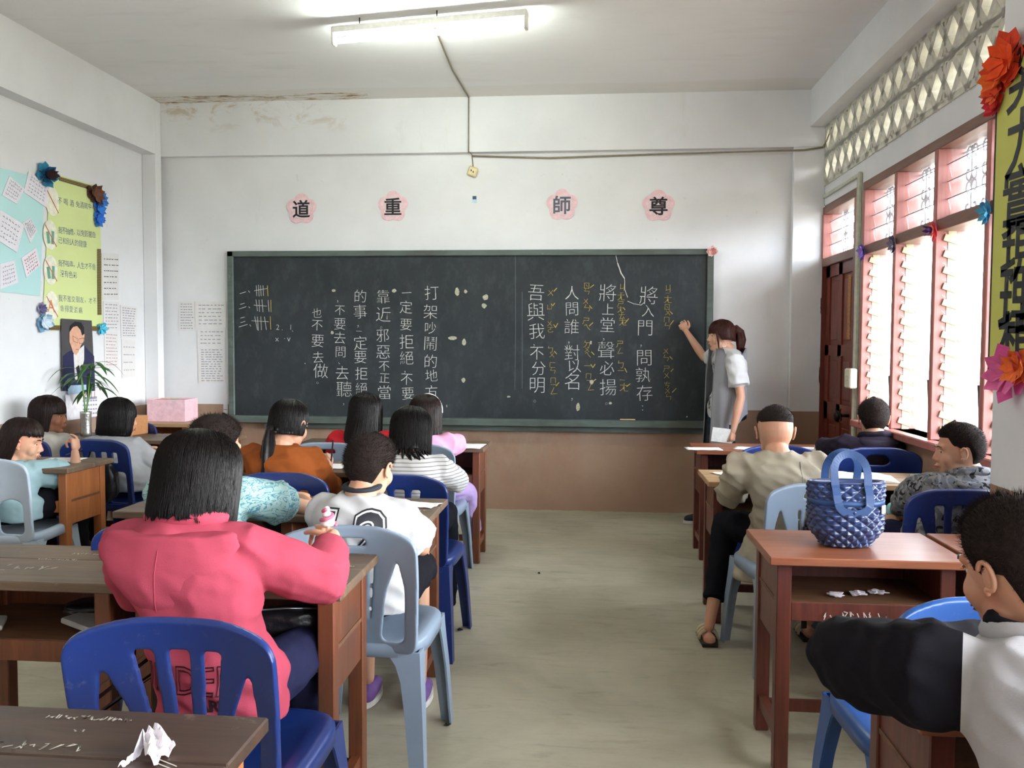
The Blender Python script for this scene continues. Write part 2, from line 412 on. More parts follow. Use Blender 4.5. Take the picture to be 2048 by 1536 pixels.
# ---- window joinery
redw = wood('red_window_paint', '9c5f57', 'ae7268', .45, 2, sc=.6); browp = wood('brown_window_paint', '76544a', '83604f', .5, 1, sc=.6)
def glass_mat():
    n = NT('louvre_glass'); t = n.n('ShaderNodeBsdfTransparent'); mx = n.n('ShaderNodeMixShader'); tr = n.n('ShaderNodeBsdfTranslucent')
    tr.inputs[0].default_value = (.95, .97, 1, 1); t.inputs[0].default_value = (.97, .98, 1, 1)
    m1 = n.n('ShaderNodeMixShader'); m1.inputs[0].default_value = .03; n.l(t.outputs[0], m1.inputs[1]); n.l(tr.outputs[0], m1.inputs[2])
    g = n.n('ShaderNodeBsdfGlossy'); g.inputs['Roughness'].default_value = .08; mx.inputs[0].default_value = .035
    n.l(m1.outputs[0], mx.inputs[1]); n.l(g.outputs[0], mx.inputs[2]); n.l(mx.outputs[0], n.o.inputs[0]); return n.m
GL = glass_mat(); clip = plain('louvre_clip', 'b9a987', .5, bump=0); grey = plain('grille_paint', '9b9298', .5, bump=0)
def slat_mesh(L, wd, th=.005): m = MB().box((0, 0, 0), (wd, L, th)).mesh(); m.materials.append(GL); return m
def scroll_lines(h):
    L = []
    for s in (-1, 1):
        for k in (-1, 1):
            p = []
            for i in range(15):
                a = i/14*PI*1.7; r = .036*(1-i/20); p.append((0, s*(.036-r*math.cos(a))*1., k*(h*.1+h*.17+ r*math.sin(a)*1.3)))
            L.append(p)
    L.append([(0, 0, -h/2), (0, 0, h/2)]); return L
def make_window(name, ys, z_low, z_rail, z_top, lower=True, label=''):
    """ys: mullion centres from far to near"""
    root = tag(empty(name), kind='structure')
    y1, y0 = ys[0], ys[-1]; x0, x1 = XR-.012, XR+.13; b = .03
    add('top_rail', MB().bb(x0, x1, y0-b, y1+b, z_top-.055, z_top, .004), browp, root)
    if lower:
        add('middle_rail', MB().bb(x0, x1, y0-b, y1+b, z_rail-.03, z_rail+.03, .004), browp, root)
        add('sill', MB().bb(x0-.05, x1, y0-b, y1+b, z_low-.045, z_low, .006), redw, root)
    else: add('sill', MB().bb(x0, x1, y0-b, y1+b, z_rail-.03, z_rail+.03, .004), browp, root)
    for yy in ys:
        add('mullion', MB().bb(x0-.004, x1, yy-.022, yy+.022, (z_low if lower else z_rail+.03), z_top-.055, .004), redw, root)
    for ya, yb in zip(ys, ys[1:]):
        L = ya-yb-.05; cy = (ya+yb)/2
        if lower:
            sm_ = slat_mesh(L, .115); n = 13; z0 = z_low+.055; dz = (z_rail-.06-z0)/(n-1)
            cl = MB(); 
            for s in (-1, 1):
                cl.bb(XR+.045, XR+.085, cy+s*(L/2+.002)-.004, cy+s*(L/2+.002)+.004, z_low, z_rail-.03)
            for i in range(n):
                add('louvre_slat', sm_, None, root, loc=(XR+.07, cy, z0+i*dz), rot=(0, math.radians(36), 0))
                for s in (-1, 1): cl.box((XR+.06, cy+s*(L/2-.004), z0+i*dz-.012), (.075, .012, .034), M=Matrix.Rotation(math.radians(18), 3, 'Y'))
            add('louvre_holder', cl, clip, root)
            add('louvre_lever', MB().tube([(XR-.01, yb+.035, 1.18), (XR+.0, yb+.035, 1.02)], .008, 6), plain('dark_lever', '3b3350', .5, bump=0), root)
        sm2 = slat_mesh(L, .105)
        for i in range(4):
            add('louvre_slat', sm2, None, root, loc=(XR+.05, cy, z_rail+.09+i*.088), rot=(0, math.radians(78), 0))
            add('louvre_edge', MB().box((XR+.035, cy, z_rail+.045+i*.088), (.006, L, .0035)), plain('slat_edge', '6c6a72', .4, bump=0), root)
        hh = z_top-z_rail-.1; g = MB()
        for k in (-.33, 0, .33):
            for part in (-1, 1):
                for l in scroll_lines(hh/2): g.tube([(XR+.115, cy+k*L+p[1], (z_top+z_rail)/2-.01+part*hh/4+p[2]) for p in l], .0062, 5)
        g.tube([(XR+.115, ya, z_rail+.05), (XR+.115, yb, z_rail+.05)], .005, 5).tube([(XR+.115, ya, z_top-.08), (XR+.115, yb, z_top-.08)], .005, 5)
        add('scroll_grille', g, grey, root)
    return root
make_window('window_1', [5.79, 5.205, 4.62, 4.035, 3.45], SZ, 1.975, TZ)
make_window('window_2', [6.775, 5.965], 1.98, 1.985, TZ-.01, lower=False)
# windows behind the camera: frames only
r = tag(empty('window_3'), kind='structure'); mb = MB()
for i in range(9): mb.bb(XR, XR+.12, B0+i*(B1-B0)/8-.025, B0+i*(B1-B0)/8+.025, SZ, TZ)
mb.bb(XR, XR+.12, B0, B1, SZ-.04, SZ).bb(XR, XR+.12, B0, B1, 1.94, 2.0).bb(XR, XR+.12, B0, B1, TZ-.05, TZ); add('window_frame', mb, redw, r)
# ---- door
doorw = wood('red_brown_door', '63281c', '7c3828', .38, 2, sc=.5)
dr = tag(empty('door_1'), kind='structure'); xf_ = XR+.02
mb = MB(); Y0, Y1 = 6.01, 6.765
for z in ((.03, .2), (.80, .93), (1.28, 1.36), (1.87, 1.96)): mb.bb(xf_, xf_+.04, Y0, Y1, z[0], z[1])
for yy in ((Y0, Y0+.1), ((Y0+Y1)/2-.045, (Y0+Y1)/2+.045), (Y1-.1, Y1)): mb.bb(xf_, xf_+.04, yy[0], yy[1], .03, 1.96)
add('door_leaf', mb, doorw, dr)
for (ya, yb) in ((Y0+.1, (Y0+Y1)/2-.045), ((Y0+Y1)/2+.045, Y1-.1)):
    for (za, zb) in ((.2, .80), (.93, 1.28), (1.36, 1.87)):
        add('door_panel', MB().bb(xf_+.014, xf_+.03, ya, yb, za, zb).bb(xf_+.006, xf_+.02, ya+.03, yb-.03, za+.035, zb-.035, .005), doorw, dr)
q = add('door_panel', xf(glyphs([]) if False else strokes([[(0, -.2), (.004, .21)]], .07), Matrix.Translation((xf_+.004, 6.19, 1.62)) @ RIGHTM), plain('bare_wood_patch', 'a5713f', .6, scale=60, var=.4), dr); q.name = 'bare_patch'
add('door_frame', MB().bb(XR-.01, XR+.11, Y1+.003, 6.80, 0, 1.985).bb(XR-.01, XR+.11, 5.945, Y0-.003, 0, 1.985).bb(XR-.01, XR+.11, 5.945, 6.80, 1.962, 1.99), doorw, dr)
dk = plain('dark_metal', '26231f', .4, bump=0, metal=.6)
m = MB().tube([(XR+.02, 6.10, .87), (XR-.05, 6.10, .87)], .012, 8).ell((XR-.06, 6.10, .87), (.028, .03, .03))
for i in range(9):
    a = i*.7; m.tube([(XR-.05, 6.10, .88), (XR-.06+.02*math.cos(a), 6.10+.05*math.sin(a), .88+.035*math.cos(a*1.7)), (XR-.06, 6.10+.075*math.sin(a), .86+.03*math.cos(a*1.7))], .005, 5)
add('door_handle', m, dk, dr)
m = MB()
for z in (.35, 1.13, 1.66): m.bb(XR-.016, XR, 6.78, 6.81, z-.06, z+.06)
add('door_hinge', m, dk, dr)
add('sill', MB().bb(1.30, XR, 2.0, 2.001, 0, .001), WM) if False else None
# conduit pipe and switch box between door and window
pv = plain('old_white_plastic', 'b9bba8', .5, bump=.05)
add_p = tag(add('trim_1', MB().bb(XR-.03, XR, 5.862, 5.90, 0, 2.50, .008).bb(XR-.02, XR, 5.88, D-.06, 2.475, 2.50, .004), pv), kind='structure')
sb = tag(empty('switch_box', (XR-.03, 5.86, 1.14)), 'cream switch box on the conduit between door and window', 'switch')
add('box_body', MB().box((-.025, -.02, 0), (.05, .12, .13), bev=.008), plain('cream_plastic', 'd2d0b8', .4, bump=0), sb)
add('switch_key', MB().box((-.052, -.02, 0), (.008, .05, .03), bev=.003), plain('cream_plastic', 'd2d0b8', .4), sb)
# ---- fluorescent lamp
A = onZ(668, 74, 3.2); B = onZ(1052, 40, 3.2); A.z = B.z = 3.2; c = (A+B)/2; an = math.atan2((B-A).y, (B-A).x); L = (B-A).length
lp = tag(empty('ceiling_lamp', c, an), 'white fluorescent tube lamp hanging below the ceiling', 'lamp')
wm = plain('lamp_white', 'cfccc6', .4, bump=0)
mb = MB().box((0, 0, .035), (L+.02, .055, .045), bev=.006)
for s in (-1, 1): mb.box((s*(L/2), 0, -.01), (.018, .05, .085), bev=.004)
add('lamp_body', mb, wm, lp)
add('tube', MB().tube([(-L/2+.01, 0, -.025), (L/2-.01, 0, -.025)], .016, 16), emit('tube_glow', 'f4fff4', 48), lp)
for s in (-.36, .05): add('hanger', MB().tube([(s*L, 0, .055), (s*L+.0, .0, .10)], .004, 6), dk, lp)
w_ = MB(); P = [(c.x+.03, c.y+.0, 3.265), (c.x-.0, c.y+.25, ZC-.006), onZ(905, 140, ZC-.006), onZ(938, 196, ZC-.006)]
w_.tube(P, .006, 6); e = P[-1]; yb = D-.058
w_.tube([(P[-1][0], yb, ZC-.006), (P[-1][0], yb, 2.86)], .005, 6).tube([(e[0], yb, ZC-.006), (e[0], e[1], ZC-.006)], .005, 6)
w_.tube([(e[0], yb, 2.875), (e[0]+.02, D-.008, 2.86), (e[0]+.03, D-.008, 2.76)], .004, 6)
Q = [onY(945, 312, D-.012), onY(1100, 316, D-.012), onY(1300, 309, D-.012), onY(1578, 301, D-.06), onY(1610, 300, D-.06), onY(1646, 294, D-.06)]
w_.tube(Q, .007, 6).tube([Q[-1], (XR-.01, D-.1, 2.9), (XR-.005, D-.22, 2.97)], .006, 6)
tag(add('electric_cable', w_, plain('cable_dirty', '8a7f6c', .7)), 'thin stapled cable along ceiling and beam of the front wall', 'cable')
# socket, holes, little paper above the board
P = onY(945, 343, D-.02); so = tag(empty('wall_socket', P), 'yellowed wall socket hanging askew above the blackboard', 'socket')
add('socket_plate', MB().box((0, 0, 0), (.075, .03, .075), M=Matrix.Rotation(.35, 3, 'Y'), bev=.008), plain('yellowed_plastic', 'd9c79a', .4, bump=0), so)
add('socket_hole', MB().box((-.008, -.016, .006), (.008, .003, .014)).box((.008, -.016, -.006), (.008, .003, .014)), dk, so)
P = onY(949, 399, D-.002); pp = tag(empty('small_notice', P), 'tiny blue and white paper scrap on the wall above the board', 'paper')
add('paper_sheet', MB().box((0, 0, 0), (.036, .002, .055)), plain('scrap_blue', 'b9d2e2', .8, bump=0), pp); add('print_mark', MB().box((0, -.0015, .014), (.03, .001, .026)), plain('scrap_navy', '44546c', .8, bump=0), pp)
# flower signs with brush characters
pinkp = plain('pink_paper', 'e9c3cb', .85, bump=.03); rim = plain('pale_pink_edge', 'e6ccd0', .85, bump=0); ink = plain('black_ink', '1d2026', .6, bump=0); inkf = plain('faded_ink', '56606e', .6, bump=0)
for ch, px, py, wd in (('道', 603, 418, 'leftmost'), ('重', 786, 413, 'second'), ('師', 1124, 410, 'third'), ('尊', 1317, 412, 'rightmost')):
    P = onY(px, py, D-.003); r = tag(empty('flower_sign', P), 'pink paper blossom with %s, above the board' % {'道': 'the black character dao, leftmost sign', '重': 'the black character zhong, second sign from the left', '師': 'a smudged grey black character shi', '尊': 'the black character zun, rightmost sign'}[ch], 'sign', 'blossom signs above the blackboard')
    poly = [(.10*(1+.26*abs(math.cos(2.5*(a-PI/2))))*math.cos(a), .10*(1+.26*abs(math.cos(2.5*(a-PI/2))))*math.sin(a)) for a in [2*PI*i/60 for i in range(60)]]
    add('paper_blossom', MB().prism(poly, .003, Matrix(((1, 0, 0), (0, 0, 1), (0, 1, 0))), (0, -.003, 0)), pinkp, r)
    poly2 = [(x*.78, y*.78) for x, y in poly]; add('paper_centre', MB().prism(poly2, .002, Matrix(((1, 0, 0), (0, 0, 1), (0, 1, 0))), (0, -.005, 0)), rim, r)
    t = glyphs([(ch, 0, 0, .15)], .0028); add('character', xf(t, Matrix.Translation((0, -.0065, 0)) @ WALLM), inkf if ch == '師' else ink, r)
# ---- blackboard
def board_mat():
    n = NT('chalkboard'); v = n.coord(); a = n.noise(v, 1.8, 5, .6, .6); b = n.noise(n.coord((2, 1, 1)), 6, 8, .75); g = n.noise(v, 120, 3)
    c = n.mix(n.ramp(a, .3, .72), srgb('20262a'), srgb('31373b')); c = n.mix(n.math('MULTIPLY', n.ramp(b, .5, .8), .22), c, srgb('6a7071'))
    n.col(c); n.bump(g, .05, .002); return n.set(.6, .35)
bx0, bx1, bz0, bz1 = -2.955, .955, .76, 2.10
bb = tag(empty('blackboard', ((bx0+bx1)/2, D, 1.4)), 'long blackboard in a grey green frame covered with chalk writing', 'blackboard')
O = Vector(((bx0+bx1)/2, D, 1.4)); YBD = D-.032
def bbx(m, *a, **k): return m.bb(a[0]-O.x, a[1]-O.x, a[2]-O.y, a[3]-O.y, a[4]-O.z, a[5]-O.z, **k)
add('writing_surface', bbx(MB(), bx0+.02, bx1-.02, D-.03, D-.001, bz0, bz1-.02), board_mat(), bb)
frm = wood('grey_green_frame', '525f5a', '626f69', .5, 0, wear=.3, wearc='9aa79c', sc=.4)
for a in ((bx0, bx1, D-.05, D-.001, bz1-.045, bz1), (bx0, bx0+.05, D-.05, D-.001, bz0, bz1), (bx1-.05, bx1, D-.05, D-.001, bz0, bz1)): add('frame_rail', bbx(MB(), *a, bev=.004), frm, bb)
add('chalk_ledge', bbx(bbx(MB(), bx0, bx1, D-.11, D-.001, bz0-.055, bz0-.0, bev=.004), bx0+.3, bx1-.01, D-.05, D-.001, bz0-.1, bz0-.055), frm, bb)
chw = plain('white_chalk', 'c9cac6', .9, bump=0, var=.25, scale=60); chy = plain('yellow_chalk', 'b9a04c', .9, bump=0, var=.25, scale=60)
def to_board(px, py, Y=YBD): p = onY(px, py, Y); return p.x-O.x, p.z-O.z
def zr(x, y): return to_board(950+x/3.84, 480+y/3.84)
def zl(x, y): return to_board(450+x/3.84, 480+y/3.84)
KS = .00112
def put(items, zf, mat, off=-.0031, nm='chalk_text'):
    for ch, x, y, s in items:
        u, v = zf(x, y); add('chalk_character', xf(glyphs([(ch, u, v, s*KS)], max(off, -.0165*s*KS), .06), Matrix.Translation((0, YBD-O.y-.0008, 0)) @ WALLM), mat, bb)
cols_r = [[('將', 1335, 425, 140), ('入', 1330, 545, 100), ('門', 1307, 675, 120), ('，', 1292, 800, 60), ('問', 1300, 905, 120), ('孰', 1290, 1035, 115), ('存', 1302, 1175, 130), ('：', 1287, 1290, 60)],
 [('將', 1020, 405, 140), ('上', 1022, 530, 90), ('堂', 1018, 650, 115), ('，', 1005, 750, 60), ('聲', 1007, 845, 140), ('必', 1015, 985, 115), ('揚', 1022, 1130, 130), ('。', 1030, 1245, 60)],
 [('人', 745, 405, 110), ('問', 745, 530, 105), ('誰', 742, 665, 115), ('，', 738, 775, 60), ('對', 745, 865, 125), ('以', 765, 970, 110), ('名', 745, 1085, 130), ('，', 762, 1210, 60)],
 [('吾', 470, 405, 125), ('與', 467, 550, 140), ('我', 475, 700, 125), ('，', 470, 795, 60), ('不', 475, 870, 110), ('分', 490, 985, 105), ('明', 478, 1115, 125), ('。', 480, 1225, 60)]]
for c_ in cols_r: put(c_, zr, chw)
put([('ㄐ', 1482, 372, 60), ('一', 1480, 408, 30), ('ㄤ', 1482, 455, 62), ('ㄖ', 1475, 515, 50), ('ㄨ', 1480, 558, 50), ('ㄇ', 1472, 612, 48), ('ㄣ', 1478, 660, 60), ('ㄨ', 1465, 853, 45), ('ㄣ', 1468, 905, 55), ('ㄕ', 1468, 990, 52), ('ㄨ', 1470, 1040, 48), ('ㄘ', 1475, 1112, 52), ('ㄨ', 1478, 1158, 45), ('ㄣ', 1487, 1205, 55)], zr, chy, -.0016)
put([('ㄐ', 1130, 362, 60), ('一', 1125, 405, 30), ('ㄤ', 1122, 435, 62), ('ㄕ', 1115, 492, 52), ('ㄤ', 1120, 532, 55), ('ㄊ', 1128, 582, 52), ('ㄤ', 1135, 628, 60), ('ㄕ', 1110, 800, 62), ('ㄥ', 1115, 850, 52), ('ㄅ', 1120, 955, 62), ('一', 1120, 1003, 50), ('一', 1130, 1075, 40), ('ㄤ', 1145, 1130, 75)], zr, chy, -.0016)
put([('ㄖ', 857, 352, 55), ('ㄣ', 860, 395, 55), ('ㄨ', 850, 470, 50), ('ㄣ', 862, 522, 62), ('ㄕ', 850, 622, 55), ('ㄟ', 862, 670, 62), ('ㄉ', 858, 798, 62), ('ㄨ', 860, 842, 48), ('ㄟ', 868, 882, 52), ('一', 865, 965, 55), ('ㄇ', 872, 1045, 52), ('一', 880, 1078, 50), ('ㄥ', 890, 1130, 62)], zr, chy, -.0016)
put([('ㄨ', 580, 405, 52), ('ㄩ', 572, 515, 45), ('ㄨ', 572, 642, 50), ('ㄛ', 580, 690, 52), ('ㄅ', 580, 838, 55), ('ㄨ', 590, 882, 48), ('ㄈ', 595, 960, 50), ('ㄣ', 598, 1003, 52), ('ㄇ', 600, 1078, 52), ('一', 602, 1110, 40), ('ㄥ', 605, 1158, 62)], zr, chy, -.0016)
tones = [[(1500, 550), (1516, 568)], [(1500, 650), (1525, 618)], [(1497, 895), (1515, 915)], [(1505, 1010), (1522, 990)], [(1515, 1170), (1545, 1140)], [(1140, 520), (1152, 536)], [(1150, 640), (1180, 605)], [(1150, 985), (1165, 1015)], [(1165, 1125), (1190, 1105)], [(885, 365), (912, 345)], [(880, 505), (898, 525)], [(878, 660), (905, 635)], [(895, 860), (915, 880)], [(890, 955), (905, 980), (922, 955)], [(900, 1090), (928, 1070)], [(605, 395), (628, 370)], [(585, 490), (598, 505), (612, 485)], [(605, 650), (618, 672), (636, 640)], [(610, 855), (628, 875)], [(622, 1120), (645, 1095)]]
add('chalk_text', xf(strokes([[zr(*p) for p in l] for l in tones], .006), Matrix.Translation((0, YBD-O.y-.0008, 0)) @ WALLM), chy, bb)
cols_l = [[('打', 1588, 405, 110), ('架', 1578, 550, 112), ('吵', 1578, 675, 100), ('鬧', 1578, 795, 115), ('的', 1580, 930, 105), ('地', 1585, 1040, 98), ('方', 1585, 1165, 98)],
 [('一', 1395, 405, 80), ('定', 1390, 515, 105), ('要', 1390, 650, 100), ('拒', 1395, 780, 110), ('絕', 1395, 905, 108), ('，', 1398, 1000, 60), ('不', 1395, 1070, 95), ('要', 1405, 1180, 98)],
 [('靠', 1215, 435, 108), ('近', 1217, 570, 115), ('。', 1217, 660, 55), ('邪', 1210, 735, 105), ('惡', 1215, 860, 108), ('不', 1222, 970, 90), ('正', 1225, 1060, 88), ('當', 1225, 1170, 108)],
 [('的', 1040, 430, 98), ('事', 1038, 550, 108), ('，', 1037, 650, 55), ('一', 1030, 700, 50), ('定', 1040, 790, 108), ('要', 1040, 900, 98), ('拒', 1048, 1025, 98), ('絕', 1048, 1140, 98)],
 [('，', 880, 460, 55), ('不', 882, 540, 82), ('要', 882, 645, 98), ('去', 882, 750, 92), ('問', 888, 860, 90), ('、', 893, 935, 50), ('去', 900, 1020, 105), ('聽', 915, 1145, 125), ('，', 925, 1250, 55)],
 [('也', 705, 560, 82), ('不', 708, 655, 88), ('要', 712, 775, 105), ('去', 715, 900, 92), ('做', 735, 1005, 118), ('。', 728, 1085, 55)]]
for c_ in cols_l: put(c_, zl, chw)
put([('2', 405, 670, 55), ('1', 505, 670, 55), ('x', 400, 765, 60), ('v', 490, 765, 65), ('.', 440, 690, 60), ('、', 530, 690, 40), ('·', 458, 760, 60)], zl, chw)
tl = [[(115, 412), (160, 398)], [(180, 390), (190, 402)], [(118, 495), (150, 485)], [(108, 530), (162, 512)], [(183, 512), (190, 522)], [(120, 600), (150, 592)], [(120, 635), (155, 625)], [(108, 668), (172, 648)], [(190, 650), (198, 662)],
 [(225, 390), (325, 372)], [(240, 350), (244, 430)], [(257, 345), (262, 432)], [(273, 350), (278, 430)], [(292, 350), (296, 428)], [(222, 500), (320, 508)], [(238, 458), (250, 545)], [(262, 460), (266, 550)], [(284, 458), (292, 552)], [(332, 462), (338, 550)],
 [(205, 620), (335, 628)], [(228, 588), (250, 690)], [(250, 590), (256, 695)], [(275, 588), (280, 690)], [(303, 590), (318, 690)]]
add('chalk_text', xf(strokes([[zl(*p) for p in l] for l in tl], .004), Matrix.Translation((0, YBD-O.y-.0008, 0)) @ WALLM), chw, bb)
add('chalk_text', xf(strokes([[zl(*p) for p in l] for l in ([(326, 350), (330, 430)], [(352, 462), (354, 552)], [(348, 588), (352, 685)])], .0055), Matrix.Translation((0, YBD-O.y-.0008, 0)) @ WALLM), chy, bb)
# faint ruled lines and the crack
add('scratch', xf(strokes([[zr(310, 120), zr(312, 700), zr(306, 1150)], [zr(362, 400), zr(362, 1140)]], .003), Matrix.Translation((0, YBD-O.y-.0006, 0)) @ WALLM), plain('faint_line', '6c7273', .9, bump=0), bb)
add('crack', xf(joinm(strokes([[zr(1080, 110), zr(1092, 165), zr(1098, 200)], [zr(1148, 290), zr(1150, 320), zr(1150, 380), zr(1172, 440)], [zr(1172, 470), zr(1220, 490), zr(1275, 500), zr(1300, 480)]], .004), strokes([[zr(1096, 180), zr(1112, 225), zr(1122, 255), zr(1146, 292)]], .009)), Matrix.Translation((0, YBD-O.y-.001, 0)) @ WALLM), plain('crack_white', 'cfcdc9', .9, bump=0), bb)
chip = plain('bare_board_patch', 'a9a893', .9, bump=0, scale=80, var=.3)
for (zf, x, y, a, b) in ((zl, 1782, 397, 20, 32), (zl, 1848, 396, 14, 15), (zl, 1752, 753, 38, 15), (zl, 1837, 787, 17, 29), (zl, 1831, 1077, 17, 22), (zl, 1298, 390, 20, 16), (zl, 835, 388, 16, 12), (zl, 824, 711, 13, 15), (zl, 615, 948, 5, 5), (zr, 82, 441, 24, 24), (zr, 70, 505, 20, 22), (zr, 790, 1282, 17, 36), (zr, 897, 1090, 18, 20), (zr, 1040, 1253, 13, 11), (zr, 1628, 1357, 7, 6), (zl, 1703, 1275, 4, 12), (zr, 258, 1203, 15, 8), (zr, 890, 787, 8, 16)):
    u, v = zf(x, y); r0 = random.Random(int(x)); poly = [(a*.00104*math.cos(t)*r0.uniform(.75, 1.1), b*.00104*math.sin(t)*r0.uniform(.75, 1.1)) for t in [2*PI*i/9 for i in range(9)]]
    add('bare_patch', MB().prism(poly, .001, Matrix(((1, 0, 0), (0, 0, 1), (0, 1, 0))), (u, YBD-O.y-.0022, v)), chip, bb)
p = onY(1255, 834, D-.06); tag(add('chalk_stick', MB().rod([(-.055, 0, 0), (.055, 0, 0)], .0055, 8), plain('orange_chalk', 'd9b48a', .9, bump=0), loc=(p.x, D-.085, bz0+.0065)), 'long pale orange chalk lying on the board ledge', 'chalk')
def paper_flower(name, loc, cols, label, r=.05, n=7, nrm=(0, -1, 0), cat='decoration', group=None, seed=0):
    root = tag(empty(name, loc), label, cat, group); R = random.Random(seed); nv = Vector(nrm).normalized(); a = nv.orthogonal().normalized(); b = nv.cross(a)
    for k, cc in enumerate(cols):
        mb = MB()
        for i in range(n):
            t = 2*PI*(i+.4*k)/n+R.uniform(-.2, .2); d = a*math.cos(t)+b*math.sin(t); s = d.cross(nv); rr = r*(1-.25*k)*R.uniform(.85, 1.15); h = r*(.15+.25*k)
            p0 = nv*.004; p1 = d*rr*.72+s*rr*.34+nv*h; p2 = d*rr+nv*(h*1.3+R.uniform(0, .2)*r); p3 = d*rr*.72-s*rr*.34+nv*h; pm = d*rr*.6+nv*(h*.5+.002); th = nv*.0015
            mb.raw([p0, p1, p2, p3, pm, p0+th, p1+th, p2+th, p3+th, pm+th], [(0, 1, 4), (1, 2, 4), (2, 3, 4), (3, 0, 4), (6, 5, 9), (7, 6, 9), (8, 7, 9), (5, 8, 9), (0, 5, 6, 1), (1, 6, 7, 2), (2, 7, 8, 3), (3, 8, 5, 0)])
        add('petals', mb, plain('paper_'+cc, cc, .8, bump=0), root)
    return root
P = onY(1424, 503, D-.053); paper_flower('paper_flower', P, ['e9c9c4', 'c98d88'], 'small pink and white paper flower on top right corner of the blackboard', .042, 8)
for i, (px, py, cs, lb) in enumerate(((1728, 503, ['5b3f9c', '8b6fc4'], 'purple paper flower at the far end of the window rail'), (1789, 490, ['4b4660', '7a7390'], 'dark violet paper flower on the second window post'), (1870, 460, ['e0455c', 'f08a7a', '5a3a78'], 'red and orange paper flower on the window rail'), (1976, 424, ['2f86b4', '4aa2c8'], 'sky blue paper flower on the window rail by the banner'))):
    P = onX(px, py, XR-.02); paper_flower('paper_flower', P, cs, lb, .055, 6, (-1, 0, -.1), group='paper flowers on the window rail', seed=i)

# ------------------------------------------------------------ left wall papers
XW = XL+.003
def lw(px, py, X=XW): p = onX(px, py, X); return (p.y, p.z)
def sheet(name, pts, mat, X=XW, th=.002, parent=None, label=None, cat='poster', group=None):
    """pts px corners on the left wall, TL TR BR BL"""
    q = [lw(*p, X) for p in pts]; v = [(X, a, b) for a, b in q]+[(X+th, a, b) for a, b in q]
    o = add(name, MB().raw(v, [(0, 1, 2, 3), (7, 6, 5, 4), (0, 4, 5, 1), (1, 5, 6, 2), (2, 6, 7, 3), (3, 7, 4, 0)]), mat, parent)
    return tag(o, label, cat, group) if parent is None else o
teal = plain('teal_paper', 'b5dcdc', .85, bump=.03, var=.04, scale=2); lime = plain('lime_paper', 'd3df9b', .85, bump=.03, var=.03, scale=2); pw = plain('note_paper', 'e2dfe6', .85, bump=.05, var=.03)
P1 = tag(empty('teal_poster', (0, 0, 0)), 'pale turquoise poster with pinned handwritten notes on the left wall', 'poster')
sheet('poster_sheet', [(-60, 320), (88, 358), (80, 592), (-60, 577)], teal, parent=P1)
def ln(p, q, n, seed, X, mat, parent, nm='handwriting', wd=.004, k=.5):
    pass
inkb = plain('blue_ink', '5f6690', .8, bump=0); inkg = plain('grey_ink', '8f8fa0', .8, bump=0); inkr = plain('red_ink', 'b3545a', .8, bump=0)
notes = [([(18, 352), (49, 378), (33, 408), (3, 390)], 1), ([(57, 342), (98, 374), (92, 415), (47, 384)], 2), ([(0, 420), (48, 450), (33, 505), (-8, 478)], 3), ([(60, 436), (74, 462), (60, 486), (44, 446)], 4), ([(42, 516), (72, 495), (80, 530), (52, 555)], 5), ([(0, 528), (28, 520), (36, 565), (0, 578)], 6)]
for q, sd in notes:
    o = sheet('pinned_note', q, pw, XW+.004, .003, parent=P1)
    R = random.Random(sd); L = []
    for r_ in range(5):
        t = (r_+1)/6; a = Vector(q[0])*(1-t)+Vector(q[3])*t; b = Vector(q[1])*(1-t)+Vector(q[2])*t
        for j in range(6):
            s0 = .1+j*.13; p0 = a+(b-a)*s0; p1 = a+(b-a)*(s0+.07)
            L.append([lw(p0.x, p0.y+R.uniform(-1.5, 1.5)), lw(p1.x, p1.y+R.uniform(-1.5, 1.5)), lw((p0.x+p1.x)/2, p0.y+R.uniform(-3, 3))])
    tag(add('handwriting', xf(strokes(L, .0035), Matrix.Translation((XW+.0085, 0, 0)) @ LEFTM), inkr if sd == 5 else inkg, o), kind='stuff')
P2 = tag(empty('lime_poster', (0, 0, 0)), 'lime green poster of pledges in blue characters with gold trim on the left wall', 'poster')
GX = XW+.0025
sheet('poster_sheet', [(100, 345), (199, 374), (205, 662), (84, 660)], lime, GX, parent=P2)
rows = [('不喝酒', 112, 400, 148, 408, 0), ('免酒駕中毒', 150, 408, 190, 415, 0), ('我不抽煙，以免影響自', 115, 460, 190, 470, 0), ('己和別人的健康', 115, 480, 172, 489, 0), ('我不吸毒，人生才不會', 115, 526, 190, 534, 0), ('沒有色彩', 118, 546, 153, 551, 0), ('我不濫交朋友，才不', 115, 596, 192, 602, 0), ('會得愛滋病', 118, 616, 164, 621, 0)]
bl = plain('navy_brush', '4b5a94', .8, bump=0)
for s, x0, y0, x1, y1, _ in rows:
    it = []; n = len(s)
    for i, ch in enumerate(s):
        t = (i+.5)/n; a, b = lw(x0+(x1-x0)*t, y0+(y1-y0)*t); add('lettering', xf(glyphs([(ch, a, b, .050)], -.0005, .05), Matrix.Translation((GX+.004, 0, 0)) @ LEFTM), bl, P2)
pale = plain('pale_disc', 'e4e3cf', .85, bump=0); grn = plain('sketch_green', '6fa58a', .85, bump=0)
